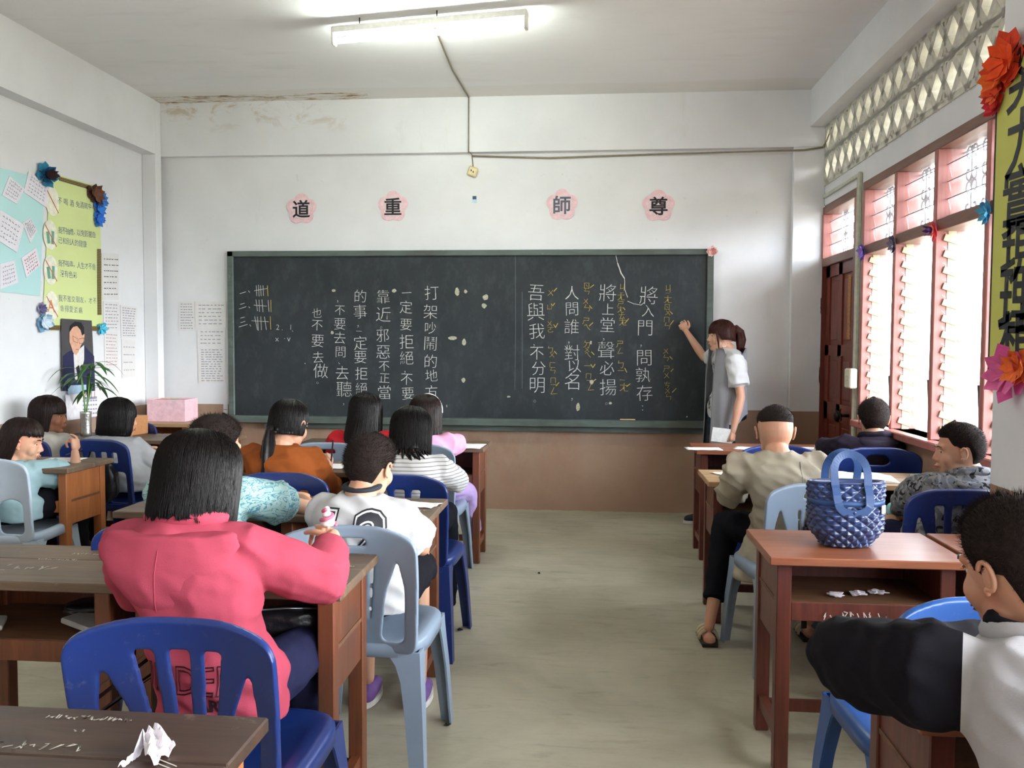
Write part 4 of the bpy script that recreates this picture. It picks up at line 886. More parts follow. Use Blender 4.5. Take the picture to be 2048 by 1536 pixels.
def hair_shell(hs, M, c, prof, mat_name='hair', strands=0, seed=0, parent=None, mat=None, spike=0., lift=1.0, srad=.0011, name='hair', extra=None):
    """prof(phi, t) -> point in head units; t 0 crown .. 1 lower edge; phi 0 = face"""
    NP, NTt = 56, 22; mb = MB(); T = lambda p: c + M @ (Vector(p)*hs); rings = []
    for i in range(NTt+1):
        t = max(.012, i/NTt); rings.append([T(prof(2*PI*j/NP, t)) for j in range(NP)])
    last = [prof(2*PI*j/NP, 1.) for j in range(NP)]
    for k, up in ((.90, .004), (.6, .05), (.15, .07)): rings.append([T((p[0]*k, -.01+(p[1]+.01)*k, p[2]+up)) for p in last])
    mb.loft(rings[::-1] if False else rings)
    R = random.Random(seed)
    for i in range(strands):
        ph = R.uniform(0, 2*PI); 
        if spike > 0:
            t = R.uniform(.0, 1.)**.8; p = Vector(prof(ph, max(.02, t))); q = (p-Vector((0, -.01, .02))).normalized(); q.z += .25*R.uniform(-.2, 1); q.y -= .0
            a = T(p-q*.003); b = T(p+q*spike*R.uniform(.4, 1.)*smoothst(1.0, .8, t)+Vector((R.uniform(-1, 1), R.uniform(-1, 1), R.uniform(-1, 1)))*spike*.3)
            w = (b-a).orthogonal().normalized()*srad*hs; w2 = (b-a).cross(w).normalized()*srad*hs
            mb.raw([a+w, a-w*.5+w2, a-w*.5-w2, b], [(0, 1, 3), (1, 2, 3), (2, 0, 3)])
        else:
            t0 = R.uniform(.0, .35); t1 = R.uniform(.86, 1.03); k = 10; pts = []; wob = R.uniform(-.12, .12); am = R.uniform(.0, .05); fr = R.uniform(2, 6); out = R.uniform(.002, .0042)*lift
            for j in range(k):
                t = t0+(t1-t0)*j/(k-1); p = Vector(prof(ph+wob*t+am*math.sin(fr*t+i), min(t, 1.0))); n = Vector((p.x, p.y+.01, max(0, p.z)*.6))
                n = n.normalized() if n.length > 1e-5 else Vector((0, 0, 1)); 
                if t > 1: p.z -= (t-1)*.15
                pts.append(T(p+n*out*(1 if 0 < j < k-1 else .1)))
            mb.tube(pts, [srad*hs*(.5+.8*math.sin(PI*min(1, (j+.6)/k))) for j in range(k)], 3, cap=False)
    if extra: extra(mb, T, R)
    o = add(name, mb, mat, parent); return o
# hair outlines -------------------------------------------------
def cap_point(phi, z, k=1., th=.008):
    p = skull_p(z)*k; f = math.cos(phi); hh = th*min(1, p*1.25)
    return Vector(((.0795*p+hh)*math.sin(phi), -.010+((.095*p if f < 0 else .0815*p)+hh)*f, z+th*max(0, (z-.035)/.083)))
def short_prof(front=.066, side=.006, back=-.062, th=.009, k=1.):
    def prof(phi, t):
        a = abs((phi+PI) % (2*PI)-PI); zl = front if a < .75 else (front+(side-front)*smoothst(.75, 1.15, a) if a < 1.7 else side+(back-side)*smoothst(1.7, 2.15, a))
        if 1.25 < a < 1.75: zl = side-.012*math.sin((a-1.25)/.5*PI)
        z = .1179-(.1179-zl)*(t**1.15); h = th*smoothst(1.02, .72, t)+.0012; p = cap_point(phi, z, k, h)
        return p
    return prof
def long_prof(length=-.12, open_=.95, flare=.0, bang=.035, th=.013, back_drape=0., back_len=None, wid=1., jag=0.):
    bl_ = length if back_len is None else back_len
    def prof(phi, t):
        a = abs((phi+PI) % (2*PI)-PI); k = smoothst(open_-.22, open_+.12, a); kb = smoothst(1.7, 2.6, a)
        low = length+(bl_-length)*kb; zl = bang+(low-bang)*k
        if jag: zl += jag*math.sin(phi*17)*.3+jag*math.sin(phi*29+1)*.3
        if t < .45: z = .1179-(.1179-.03)*(t/.45)**1.5
        else: z = .03-(.03-zl)*(t-.45)/.55 if zl < .03 else .03+(zl-.03)*(t-.45)/.55*.0
        if zl >= .03: z = .1179-(.1179-zl)*t**1.3
        q = 1. if z > .0 else 1.+flare*min(1, -z/.12)
        pz = skull_p(z) if z > .03 else 1.0
        hh = th if k > .02 else th*.8; f = math.cos(phi); m_ = min(1, pz*1.25); x = (.0795*pz*q*wid+hh*m_)*math.sin(phi); y = -.010+((.095*pz*q if f < 0 else .083*pz)+hh*m_)*f; z += hh*max(0, (z-.035)/.083)
        if z < 0: y -= back_drape*(-z/.12)*max(0, -f) ; 
        if z < -.06: sq = (-z-.06); x *= 1-.0*sq; 
        return Vector((x, y, z))
    return prof
HB = hairmat('hair_black', '0e0a09', .40); HBr = hairmat('hair_dark_brown', '1f130f', .42); HRed = hairmat('hair_reddish', '3a1a15', .42); eye_w = plain('eye_white', 'd8d2cb', .25, bump=0, var=0); eye_d = plain('eye_dark', '1a100c', .2, bump=0, var=0); lipm = plain('lip_skin', 'a85f52', .45, bump=0, var=.05)
def hand(mb, wrist, d, n, side, sc, curl=.5, spread=.12, thumb=.6, grip=None):
    """palm + five fingers. d: direction of the palm, n: palm normal (palmar side), side +1 thumb towards d x n"""
    d = d.normalized(); n = (n-d*n.dot(d)).normalized(); a = d.cross(n).normalized()*side; P = lambda x, y, z: wrist + (a*x + d*y + n*z)*sc
    mb2 = MB(); w = [(.0, .021, .015), (.03, .032, .015), (.06, .039, .0135), (.082, .040, .011)]
    rings = [[P(r*math.cos(2*PI*j/12)+.0, y, t*math.sin(2*PI*j/12)) for j in range(12)] for y, r, t in w]
    if side > 0: rings = rings
    mb.loft(rings); mb.ell(P(.024, .03, .010), (.016*sc, .016*sc, .022*sc))
    fl = [(.029, .076, (.040, .025, .020), .0082), (.0098, .080, (.044, .028, .021), .0085), (-.0098, .078, (.041, .026, .020), .0080), (-.028, .072, (.032, .020, .018), .0070)]
    for i, (x, y, seg, r) in enumerate(fl):
        c = curl[i] if hasattr(curl, '__len__') else curl; ang = .25*c; p = P(x, y-.012, .0); pts = [p]; rr = [r]
        sp = spread*(x/.03)
        for j, L in enumerate(seg):
            ang += c*(.75, .95, .6)[j]; dd = (d*math.cos(ang)+n*math.sin(ang)); dd = (dd + a*sp*math.cos(ang)).normalized()
            p = p + dd*L*sc; 
            if j == 0: pts.append(pts[0]+(p-pts[0])*.5); rr.append(r*.98)
            pts.append(p); rr.append(r*(1.0, .92, .80)[j])
        mb.rod(pts, [q*sc for q in rr], 8)
    t = thumb; p = P(.022, .018, .006); dd = (a*.75+d*.55+n*.25*t).normalized(); q1 = p+dd*.034*sc; d2 = (a*(.45-.4*t)+d*.8+n*.5*t).normalized(); q2 = q1+d2*.032*sc; d3 = (a*(.25-.5*t)+d*.8+n*.6*t).normalized(); q3 = q2+d3*.024*sc
    mb.rod([p, q1, q2, q3], [.012*sc, .0105*sc, .0095*sc, .0080*sc], 8)
def ik(S_, H, a, b, pole):
    d = H-S_; L = d.length
    if L > (a+b)*.995: H = S_+d.normalized()*(a+b)*.995; d = H-S_; L = d.length
    L = max(L, abs(a-b)*1.05); x = (a*a-b*b+L*L)/(2*L); h = math.sqrt(max(0, a*a-x*x)); u = d.normalized(); p = pole-u*pole.dot(u)
    p = p.normalized() if p.length > 1e-5 else u.orthogonal().normalized(); return S_+u*x+p*h, H
def rotm(yaw=0, pitch=0, roll=0): return Matrix.Rotation(yaw, 3, 'Z') @ Matrix.Rotation(pitch, 3, 'X') @ Matrix.Rotation(roll, 3, 'Y')
PPL = []
def person(label, head, seat, yaw=0., hyaw=0., hpitch=-.2, hroll=0., hs=.88, H=1.30, hands=(None, None), poles=(None, None), hdir=(None, None), curl=(.5, .5), shirt=None, sleeve='long', cuff=1.0, shirt_kind='tee', puff=0., skinm=None, trousers=None, legs=True, feet=None, knees=None, hair=None, stand=False, hem=None, vx=.0055, shw=None, print_fn=None, skinny=1., face=True, elbow=None, thumbs=(.6, .6), neck_mat=None, shoes=None, legz=.14, scut=.72, wr=.006, neck_r=.042, seed=0):
    """head: centre of the head; seat: point of the hips; all world coordinates"""
    k = H/1.62; hc = Vector(head); pel = Vector(seat); F = Vector((-math.sin(yaw), math.cos(yaw), 0)); R = Vector((math.cos(yaw), math.sin(yaw), 0)); U = Vector((0, 0, 1))
    HM = rotm(yaw+hyaw, hpitch, hroll); skm = skinm or skin()
    nk = hc + HM @ Vector((0, -.022, -.075))*hs; hf = (hc-pel)
    sh = shw or .158*k                                        # half shoulder width
    base = hc + HM @ Vector((0, -.034, -.076))*hs; neckb = base - U*.012*k - F*.022*k
    chest = pel.lerp(neckb, .70) - F*.025*k; waist = pel.lerp(neckb, .36) - F*.03*k
    Ls, Rs = neckb - R*sh - U*.092*k - F*.005, neckb + R*sh - U*.092*k - F*.005
    spine = [pel - U*.055, pel + U*.05*k, waist, chest, neckb - U*.062*k, neckb - U*.008*k]
    rx = [.150, .152, .130, .158, .138, .062]; ry = [.105, .112, .092, .105, .082, .050]
    def torso(mb, g=0., n=28, lo=0, q=1.):
        rings = []
        for i in range(lo, len(spine)):
            p = spine[i]; t = (spine[min(i+1, 5)]-spine[max(i-1, 0)]).normalized(); f = (F - t*F.dot(t)).normalized(); a = R
            wx = rx[i]*k*skinny+g*(1 if i < 5 else .7); wy = ry[i]*k*skinny+g*(1 if i < 5 else .7); e = 2.5 if i < 5 else 2.
            ring = []
            for j in range(n):
                th = 2*PI*j/n; c, s = math.cos(th), math.sin(th); kk = (abs(c)**e+abs(s)**e)**(-1/e); ring.append(p + a*(c*kk*wx) + f*(s*kk*wy))
            rings.append(ring)
        # finer interpolation along the spine
        fine = []
        m_ = len(rings)
        for i in range(m_-1):
            for s in range(4):
                t = s/4; p0 = rings[max(i-1, 0)]; p1 = rings[i]; p2 = rings[i+1]; p3 = rings[min(i+2, m_-1)]
                fine.append([.5*((2*b)+(c-a)*t+(2*a-5*b+4*c-d)*t*t+(-a+3*b-3*c+d)*t**3) for a, b, c, d in zip(p0, p1, p2, p3)])
        fine.append(rings[-1]); mb.loft(fine)
    ua, fa = .185*k*1.62/1.62*1.45, .165*k*1.40
    arms = []
    for i, (S_, side) in enumerate(((Ls, -1), (Rs, 1))):
        h = hands[i]
        if h is None: h = pel + R*side*.12*k + F*.22*k + U*.06
        pole = Vector(poles[i]) if poles[i] is not None else (R*side*.7 - U*.8 - F*.1)
        if elbow and elbow[i] is not None: E_ = Vector(elbow[i]); Hh = Vector(h)
        else: E_, Hh = ik(S_, Vector(h), ua, fa, pole)
        arms.append((S_, E_, Hh, side))
    # --- skin body
    mb = head_solid(hs, HM, hc); mb.rod([hc+HM@Vector((0, -.02, -.03))*hs, nk, base, neckb-U*.02*k], [.05*hs, neck_r*1.12*hs, neck_r*1.15*hs, neck_r*1.5*hs], 14)
    core = MB(); torso(mb, -.012)
    for S_, E_, H_, side in arms:
        mb.rod([S_-R*side*.03*k, S_, S_.lerp(E_, .5), E_], [.042*k, .046*k, .039*k, .033*k], 12)
        mb.rod([E_, E_.lerp(H_, .3), E_.lerp(H_, .75), H_], [.034*k, .036*k, .027*k, .0225*k], 12)
    if stand: hipw = .085*k
    else: hipw = .085*k
    lg = []
    if legs:
        for side in (-1, 1):
            hip = pel + R*side*hipw
            kn = Vector(knees[(side+1)//2]) if knees and knees[(side+1)//2] is not None else hip + F*.40*k*1.0 + R*side*.03 + U*(-.0)
            ft = Vector(feet[(side+1)//2]) if feet and feet[(side+1)//2] is not None else Vector((kn.x, kn.y, .075)) + F*.02
            lg.append((hip, kn, ft, side))
    bare = trousers is None or trousers.get('len', 1.) < .9
    for hip, kn, ft, side in lg:
        mb.rod([kn, kn.lerp(ft, .3)-F*.012, ft+U*.02], [.046*k, .048*k, .028*k], 10)
        fd = F if not stand else F
        mb.rod([ft-F*.03*k-U*.03, ft+F*.05*k-U*.040, ft+F*.13*k-U*.05], [.032*k, .030*k, .022*k], 10, flat=1.)
        mb.rod([hip, kn], [.075*k, .052*k], 10)
    body = vox(mb, vx, 2, .55)
    ex = MB(); ear_mesh(ex, hs, HM, hc)
    for i, (S_, E_, H_, side) in enumerate(arms):
        d = Vector(hdir[i][0]) if hdir[i] is not None else (H_-E_); n = Vector(hdir[i][1]) if hdir[i] is not None else Vector((0, 0, -1))
        dn = d.normalized(); s_ = 1 if (dn.cross(n)).dot(R)*side < 0 else -1
        hand(ex, H_-dn*.004, d, n, s_, .86*hs/.88*.92, curl[i], .12, thumbs[i])
    body = joinm(body, ex); smooth(body)
    po = add('person', body, skm); tag(po, label, 'person')
    T = lambda p: hc + HM @ (Vector(p)*hs)
    if face:
        for s in (-1, 1):
            e = add('eye', MB().ell(T((s*.0305, .0618, .004)), (.0108*hs,)*3, HM), eye_w, po)
            add('iris', MB().ell(T((s*.031, .0694, .004)), (.0058*hs, .004*hs, .0062*hs), HM), eye_d, e)
            add('eyelid', MB().rod([T((s*.018, .0745, .009)), T((s*.031, .0775, .0115)), T((s*.044, .0705, .009))], .0032*hs, 6), skm, e)
            add('eyebrow', MB().rod([T((s*.014, .084, .025)), T((s*.032, .082, .030)), T((s*.048, .072, .026))], [.0028*hs, .003*hs, .0014*hs], 6), HB, po)
        add('lips', MB().rod([T((-.019, .086, -.0585)), T((0, .0935, -.0575)), T((.019, .086, -.0585))], [.0022*hs, .0045*hs, .0022*hs], 8).rod([T((-.016, .085, -.0655)), T((0, .0915, -.0665)), T((.016, .085, -.0655))], [.002*hs, .005*hs, .002*hs], 8), lipm, po)
    # --- clothes
    g = .014*k+puff
    if shirt:
        sb_ = MB(); torso(sb_, g)
        if hem is not None:
            pass
        for S_, E_, H_, side in arms:
            c = cuff; L1 = (E_-S_).length; L2 = (H_-E_).length
            sb_.rod([S_-R*side*.05*k, S_, S_.lerp(E_, .55)] if sleeve == 'short' else [S_-R*side*.05*k, S_, S_.lerp(E_, .5), E_], ([.055*k+g*.6, .060*k+g*.7, .056*k+g*1.1] if sleeve == 'short' else [.055*k+g*.6, .056*k+g, .050*k+g, .045*k+g]), 14)
            if sleeve == 'short': sb_.tube([S_.lerp(E_, .45), S_.lerp(E_, scut)], [.056*k+g*1.05, .057*k+g*1.5], 14)
            if sleeve == 'long': sb_.tube([E_.lerp(H_, -.05), E_.lerp(H_, .4), E_.lerp(H_, .86*c), E_.lerp(H_, .93*c)], [.046*k+g, .043*k+g*.95, .036*k+g*.7, .031*k+g*.45], 14)
        sm_ = vox(sb_, .0075 if hs*1 < 2 else .007, 3, .6); wrinkle(sm_, wr, seed=seed*3.7)
        nm = 'shirt' if shirt_kind in ('tee',) else shirt_kind
        so_ = add(nm, sm_, shirt, po); 
        if print_fn: print_fn(so_, sm_, dict(k=k, R=R, F=F, U=U, neckb=neckb, chest=chest, waist=waist, pel=pel, po=po, arms=arms, g=g, T=T, HM=HM, hs=hs))
    if trousers and lg:
        tb = MB(); ln_ = trousers.get('len', 1.); tg = trousers.get('g', .014)
        rings = []
        tb.ell(pel-U*.01, (.138*k+tg, .10*k+tg, .085*k), rotm(yaw))
        for hip, kn, ft, side in lg:
            tb.rod([hip+F*.03, hip.lerp(kn, .5), kn], [.072*k+tg, .072*k+tg, .058*k+tg], 14)
            e = kn.lerp(ft, (ln_-.5)*2) if ln_ > .5 else hip.lerp(kn, ln_*2)
            if ln_ > .5: tb.tube([kn, kn.lerp(e, .5), e], [.057*k+tg, .052*k+tg, .044*k+tg], 14)
        tm = vox(tb, .008, 3, .6); wrinkle(tm, .005, seed=seed+9.); add('trousers' if ln_ > .7 else 'shorts', tm, trousers['mat'], po)
    if shoes and lg:
        for hip, kn, ft, side in lg:
            if shoes == 'sandal':
                s_ = MB().prism([(-.035, -.05), (.035, -.05), (.042, .05), (.04, .14), (0, .17), (-.035, .15), (-.04, .05)], .016, Matrix((R, F, U)).transposed(), Vector((ft.x, ft.y, 0.003)))
                sh_ = add('sandal', s_, plain('sandal_sole', '2a2622', .8, bump=0), po)
                for y_ in (.02, .06, .10): sh_b = add('strap', MB().tube([Vector((ft.x, ft.y, .017))+F*y_+R*.042*math.cos(a)+U*(.045-.012*y_*5)*math.sin(a) for a in [PI*i/8 for i in range(9)]], .007, 6, flat=2.), plain('sandal_strap', 'bcae90' if y_ != .06 else '3a2c24', .8, bump=0), sh_)
            else:
                c_ = 'c9c4bd' if shoes == 'sneaker' else shoes
                s_ = MB().rod([Vector((ft.x, ft.y, .045))-F*.04*k, Vector((ft.x, ft.y, .045))+F*.06*k, Vector((ft.x, ft.y, .035))+F*.14*k], [.040*k, .042*k, .032*k], 12)
                sh_ = add('shoe', s_, plain('shoe_canvas', '2b2b33', .8) if shoes == 'sneaker' else plain('shoe_'+c_, c_, .7), po)
                add('shoe_sole', MB().prism([(.045*k*math.cos(a), .05*k+.13*k*math.sin(a)) for a in [2*PI*i/20 for i in range(20)]], .022, Matrix((R, F, U)).transposed(), Vector((ft.x, ft.y, .003))), plain('sole_white', 'cfccc6', .7, bump=0), sh_)
    if hair: hair(po, hs, HM, hc, dict(neckb=neckb, R=R, F=F, U=U, k=k, T=T))
    PPL.append(po); return po, dict(arms=arms, neckb=neckb, R=R, F=F, U=U, k=k, T=T, pel=pel)
def lay_print(me, target_o, target_me, origin, right, up, name, mat, off=.0022, parent=None, dens=.012):
    """lay a flat figure in xy on a garment: along right / up from origin, cast towards up x right"""
    bm = bmesh.new(); bm.from_mesh(me); bmesh.ops.triangulate(bm, faces=bm.faces)
    for _ in range(5):
        ed = [e for e in bm.edges if e.calc_length() > dens]
        if not ed: break
        bmesh.ops.subdivide_edges(bm, edges=ed, cuts=1); bmesh.ops.triangulate(bm, faces=[f for f in bm.faces if len(f.verts) > 3])
    bvh = BVHTree.FromPolygons([v.co.copy() for v in target_me.vertices], [tuple(p.vertices) for p in target_me.polygons])
    n = right.cross(up).normalized()          # towards the viewer of the print
    for v in bm.verts:
        p = origin + right*v.co.x + up*v.co.y; h = bvh.ray_cast(p + n*.35, -n)
        if h[0] is not None: v.co = h[0] + n*off
        else: v.co = p
    out = bpy.data.meshes.new(name); bm.to_mesh(out); bm.free(); return add(name, out, mat, parent or target_o)
HC = plain('cropped_hair', '231b18', .85, spec=.15, var=.3, scale=120, bump=.4)
def hair_short(mat=HC, front=.066, side=.006, back=-.062, th=.009, n=2500, spike=.014, seed=1, srad=.0006):
    def f(po, hs, HM, hc, q): hair_shell(hs, HM, hc, short_prof(front, side, back, th), strands=n, spike=spike, seed=seed, parent=po, mat=mat, srad=srad)
    return f
def hair_long(mat=HB, n=700, seed=1, srad=.0012, extra=None, lift=1., **k):
    def f(po, hs, HM, hc, q): hair_shell(hs, HM, hc, long_prof(**k), strands=n, seed=seed, parent=po, mat=mat, srad=srad, extra=extra, lift=lift)
    return f
def lock(mb, pts, r, R, n=40, sr=.0012, flat=.5, up=None):
    """a hanging lock: solid core with strands on it"""
    mb.rod(pts, r, 10, flat=flat, up=up); k = len(pts)
    for i in range(n):
        a = R.uniform(0, 2*PI); wob = R.uniform(-.4, .4); P = []
        for j, p in enumerate(pts):
            t = (pts[min(j+1, k-1)]-pts[max(j-1, 0)]).normalized(); u = t.orthogonal().normalized(); v = t.cross(u); b = a+wob*j/k
            P.append(p+(u*math.cos(b)+v*math.sin(b)*.8)*r[j]*(.95 if flat > .7 else .8))
        P.append(pts[-1]+(pts[-1]-pts[-2])*R.uniform(.1, .6)); mb.tube(P, [sr]*(len(P)-1)+[sr*.2], 3, cap=False)
def hood(col_, tip=.19, w=.16, seed=3, lay=1.):
    def f(so, sm, q):
        k, R, F, U, nb = q['k'], q['R'], q['F'], q['U'], q['neckb']; mb = MB(); b0 = nb - U*.022
        pts = [b0 + R*(.082*k*1.15*math.sin(a)) + F*(.065*k*math.cos(a)+.01) + U*(.012-.012*math.cos(a)) for a in [PI*.16+i/14*PI*1.68 for i in range(15)]]
        mb.rod(pts, .030*k*lay, 12)
        for s, (wd, dz, dy, th) in enumerate([]): pass
        rings = []
        for i in range(9):
            t = i/8; wd = w*(1-t**1.25)*(.80+.2*smoothst(0, .15, t))+.012; c = b0 - U*.022 - F*(.062+.030*math.sin(PI*min(1, t*1.1))+.035*t)*1.0 + U*(.012-t*tip); th = .050*(1-t*.6)+.007
            rings.append([c + R*(wd*math.cos(a)) - F*(th*math.sin(a)*(1 if math.sin(a) > 0 else .5)) + U*(.006*(abs(math.cos(a))**2)*(1-t)) for a in [2*PI*j/24 for j in range(24)]])
        mb.loft(rings); me = vox(mb, .0065, 3, .6); wrinkle(me, .004, seed=seed); add('hood', me, col_, q['po'])
        # seam down the middle of the hood
        pr = [b0 - F*(.112+.030*math.sin(PI*min(1, t*1.1))+.035*t+.008*(1-t)) + U*(.02-t*tip*.98) for t in [.25+.75*i/10 for i in range(11)]]
        so2 = MB(); bv = BVHTree.FromPolygons([v.co.copy() for v in me.vertices], [tuple(p.vertices) for p in me.polygons]); P = []
        for p in pr:
            h = bv.ray_cast(p - F*.3, F)
            if h[0] is not None: P.append(h[0]-F*.0005)
        if len(P) > 3: so2.tube(P, .0011, 5); add('hood_seam', so2, col_, q['po'])
    return f
hot = fabric('hoodie_coral', 'aa4658'); white = fabric('jersey_white', 'bfbfc0'); leaf = fabric('shirt_leaf', '9dbab4', '4f7f93', 'leaf'); rust = fabric('jacket_rust', '8a4a22'); stripe = fabric('shirt_stripe', 'c2c0bd', '7f7c7a', 'stripe')
red = fabric('top_red', 'b3262c'); pink = fabric('shirt_pink', 'cf98b6'); tealf = fabric('shirt_teal', '8eaab0'); gr1 = fabric('shirt_greige', 'a9a49c'); gr2 = fabric('jacket_grey', '9a9a9c'); beige = fabric('jacket_beige', 'a59c8a'); dark = fabric('hoodie_dark', '2a2430'); camo = fabric('hoodie_camo', '8d8d8f', '6a6c72', 'camo'); blackf = fabric('sleeve_black', '17161b'); whitej = fabric('jacket_white', 'b0aeb1')
navyt = {'mat': fabric('trousers_navy', '23243f')}; blk = {'mat': fabric('trousers_black', '141419')}; jeans = {'mat': fabric('jeans_blue', '2b3c50')}; lav = {'mat': fabric('trousers_lavender', 'a58fbe')}; shortk = {'mat': fabric('shorts_black', '1a1a20'), 'len': .55, 'g': .02}
sk, sk2, sk3 = skin(), skin('skin_brown', '94664c'), skin('skin_light', 'cba389')
pgrip = (.95, 1.15, 1.3, 1.4)
# 1 girl in the pink hoodie ---------------------------------------------------
def p1print(so, sm, q):
    hood(hot, .225, .175)(so, sm, q); t = textmesh('UNDER', .075, outline=.0012, spacing=1); P = verts(t); setv(t, P*[1.0, 1.25, 1])
    blk_ = plain('print_black_ink', '2a1216', .7, bump=0)
    o0 = V(-.865, 1.6, .585); lay_print(t, so, sm, V(-.905, 1.6, .60), V(1, 0, 0), V(0, 0, 1), 'print_outline', blk_); t = textmesh('ART', .04, .0015); lay_print(t, so, sm, V(-.83, 1.6, .545), V(1, 0, 0), V(0, 0, 1), 'print_letters', blk_)
person('person, girl seen from behind in a coral pink hoodie writing, short black bob', onY(398, 962, 2.02), (-.86, 1.92, .53), hyaw=-.05, hpitch=-.30, H=1.36, hs=.92, hands=((-1.08, 2.27, .755), (-.705, 2.30, .825)), elbow=(None, (-.66, 2.05, .765)), hdir=(None, ((-.5, .6, .1), (-.5, .1, -.8))), curl=(.4, pgrip), cuff=.74, shirt=hot, shirt_kind='hoodie', puff=.012, trousers=navyt, shw=.142,
  hair=hair_long(n=2600, seed=2, srad=.0009, length=-.112, open_=.55, flare=.02, th=.021, wid=1.12, jag=.014), print_fn=p1print, shoes='6a4a86', seed=1, wr=.008)
# 2 boy number twelve
def p2print(so, sm, q):
    blk_ = plain('number_black', '23242a', .6, bump=0); wh = plain('number_white', 'dcdcdc', .7, bump=0)
    o0 = V(-.755, 2.5, .752)
    for ch, dx in (('1', -.068), ('2', .062)):
        for off, m_, d in ((.030, blk_, .0016), (.018, wh, .0026), (.006, blk_, .0036)):
            t = textmesh(ch, .20, off*.45, shear=.12); t.name = 'n'; P = verts(t); c = (P.max(0)+P.min(0))/2; c[2] = 0; P = (P-c)*[1.05, 1.0, 1] + [dx, 0, 0]; setv(t, P)
            lay_print(t, so, sm, o0, V(1, 0, 0), V(0, 0, 1), 'number_print', m_, d)
    nb = q['neckb']; R, F, U, k = q['R'], q['F'], q['U'], q['k']
    add('collar', MB().tube([nb + R*.066*k*math.cos(a) + F*(.064*k*math.sin(a)+.012) + U*(.014+.006*math.sin(a)) for a in [2*PI*i/28 for i in range(28)]], .009, 8, closed=True, flat=1.5, up=(0, 0, 1)), plain('collar_navy', '23262f', .8), q['po'])
person('person, boy with cropped hair in a white number 12 shirt, seen from behind', onY(742, 935, 2.80), (-.72, 2.76, .53), hyaw=-.42, hpitch=-.22, H=1.33, hs=.90, hands=((-.84, 3.10, .75), (-.60, 3.02, .62)), elbow=((-.895, 2.93, .72), (-.565, 2.86, .66)), shw=.118, shirt=white, sleeve='short', puff=.012, trousers=shortk, hair=hair_short(n=6000, seed=4, spike=.013), print_fn=p2print, shoes='6a4a86', seed=2, wr=.008)
# 3 boy in leaf print shirt
person('person, boy with cropped hair in a pale green leaf print shirt', onY(432, 898, 2.84), (-1.29, 2.78, .53), hyaw=-.65, hpitch=-.25, H=1.36, hs=.94, hands=((-1.35, 3.16, .755), (-1.09, 3.16, .765)), elbow=(None, (-.995, 2.97, .765)), curl=(.4, (.7, .8, .8, .9)), hdir=(None, ((-.3, .8, .05), (-.2, .1, -.9))), shirt=leaf, sleeve='short', scut=.55, puff=.012, trousers=shortk, hair=hair_short(n=5000, seed=5, spike=.013, side=.03), seed=3)
# 4 girl with ponytail
def pony4(mb, T, R):
    pts = [T(p) for p in ((0, -.098, -.03), (0, -.125, -.055), (.01, -.130, -.10), (.02, -.128, -.17), (.03, -.122, -.25), (.035, -.11, -.32), (.04, -.10, -.37))]
    lock(mb, pts, [.022, .027, .036, .042, .040, .032, .014], R, 200, .001)
    mb.rod([T((.026*math.cos(a), -.108+.01*math.sin(a), -.04+.024*math.sin(a))) for a in [2*PI*i/12 for i in range(12)]], .010, 8)
person('person, girl with a low black ponytail in a rust brown jacket writing', onY(580, 850, 3.80), (-1.33, 3.74, .53), hyaw=-.42, hpitch=-.25, H=1.40, hs=.94, hands=((-1.5, 4.2, .755), onY(658, 934, 4.12)), elbow=(None, onY(655, 985, 3.98)), hdir=(None, ((-.1, .5, .6), (-.8, .1, -.2))), curl=(.4, pgrip), cuff=.45, shirt=rust, shirt_kind='jacket', puff=.014, trousers=blk, hair=hair_long(n=900, seed=6, length=-.05, open_=1.25, th=.009, bang=.05, back_len=-.058, extra=pony4, lift=.6), seed=4)
# 5 girl in striped shirt
def mess5(mb, T, R):
    for i in range(34):
        a = R.uniform(-1.7, 1.7); x = .085*math.sin(a); y = -.10*math.cos(a)*.9-.01; L = R.uniform(.08, .19); sx = R.uniform(-.04, .05); pts = [T((x*.9, y*.9, -.04)), T((x, y-.008, -.09)), T((x*1.1+sx*.4, y-.016, -.09-L*.35)), T((x*1.15+sx, y-.018+R.uniform(-.01, .01), -.09-L*.7)), T((x*1.1+sx*1.6, y-.012, -.09-L))]
        lock(mb, pts, [.010, .009, .007, .005, .002], R, 7, .0009, .6)
person('person, girl with long tousled black hair in a white striped shirt', onY(822, 868, 3.82), (-.79, 3.76, .53), hyaw=.1, hpitch=-.38, H=1.33, hs=.94, hands=((-.98, 4.15, .755), onZ(905, 938, .745)), curl=(.4, .35), hdir=(None, ((-.3, .8, .0), (0, 0, -1))), shirt=stripe, cuff=.9, puff=.008, trousers=blk, hair=hair_long(n=1100, seed=7, length=-.105, open_=.6, th=.016, wid=1.04, flare=.02, extra=mess5, jag=.01), seed=5)
# 6 girl in red
person('person, girl with very long straight black hair in a red top at the front', onY(733, 828, 4.84), (-1.43, 4.85, .53), hyaw=-.3, hpitch=-.1, H=1.38, hs=.95, shirt=red, puff=.01, trousers=blk, vx=.0065, hair=hair_long(n=900, seed=8, srad=.0015, length=-.20, back_len=-.27, open_=.9, th=.016, wid=1.02, flare=.06, back_drape=.03), hands=((-1.55, 5.2, .755), (-1.25, 5.2, .755)), seed=6)
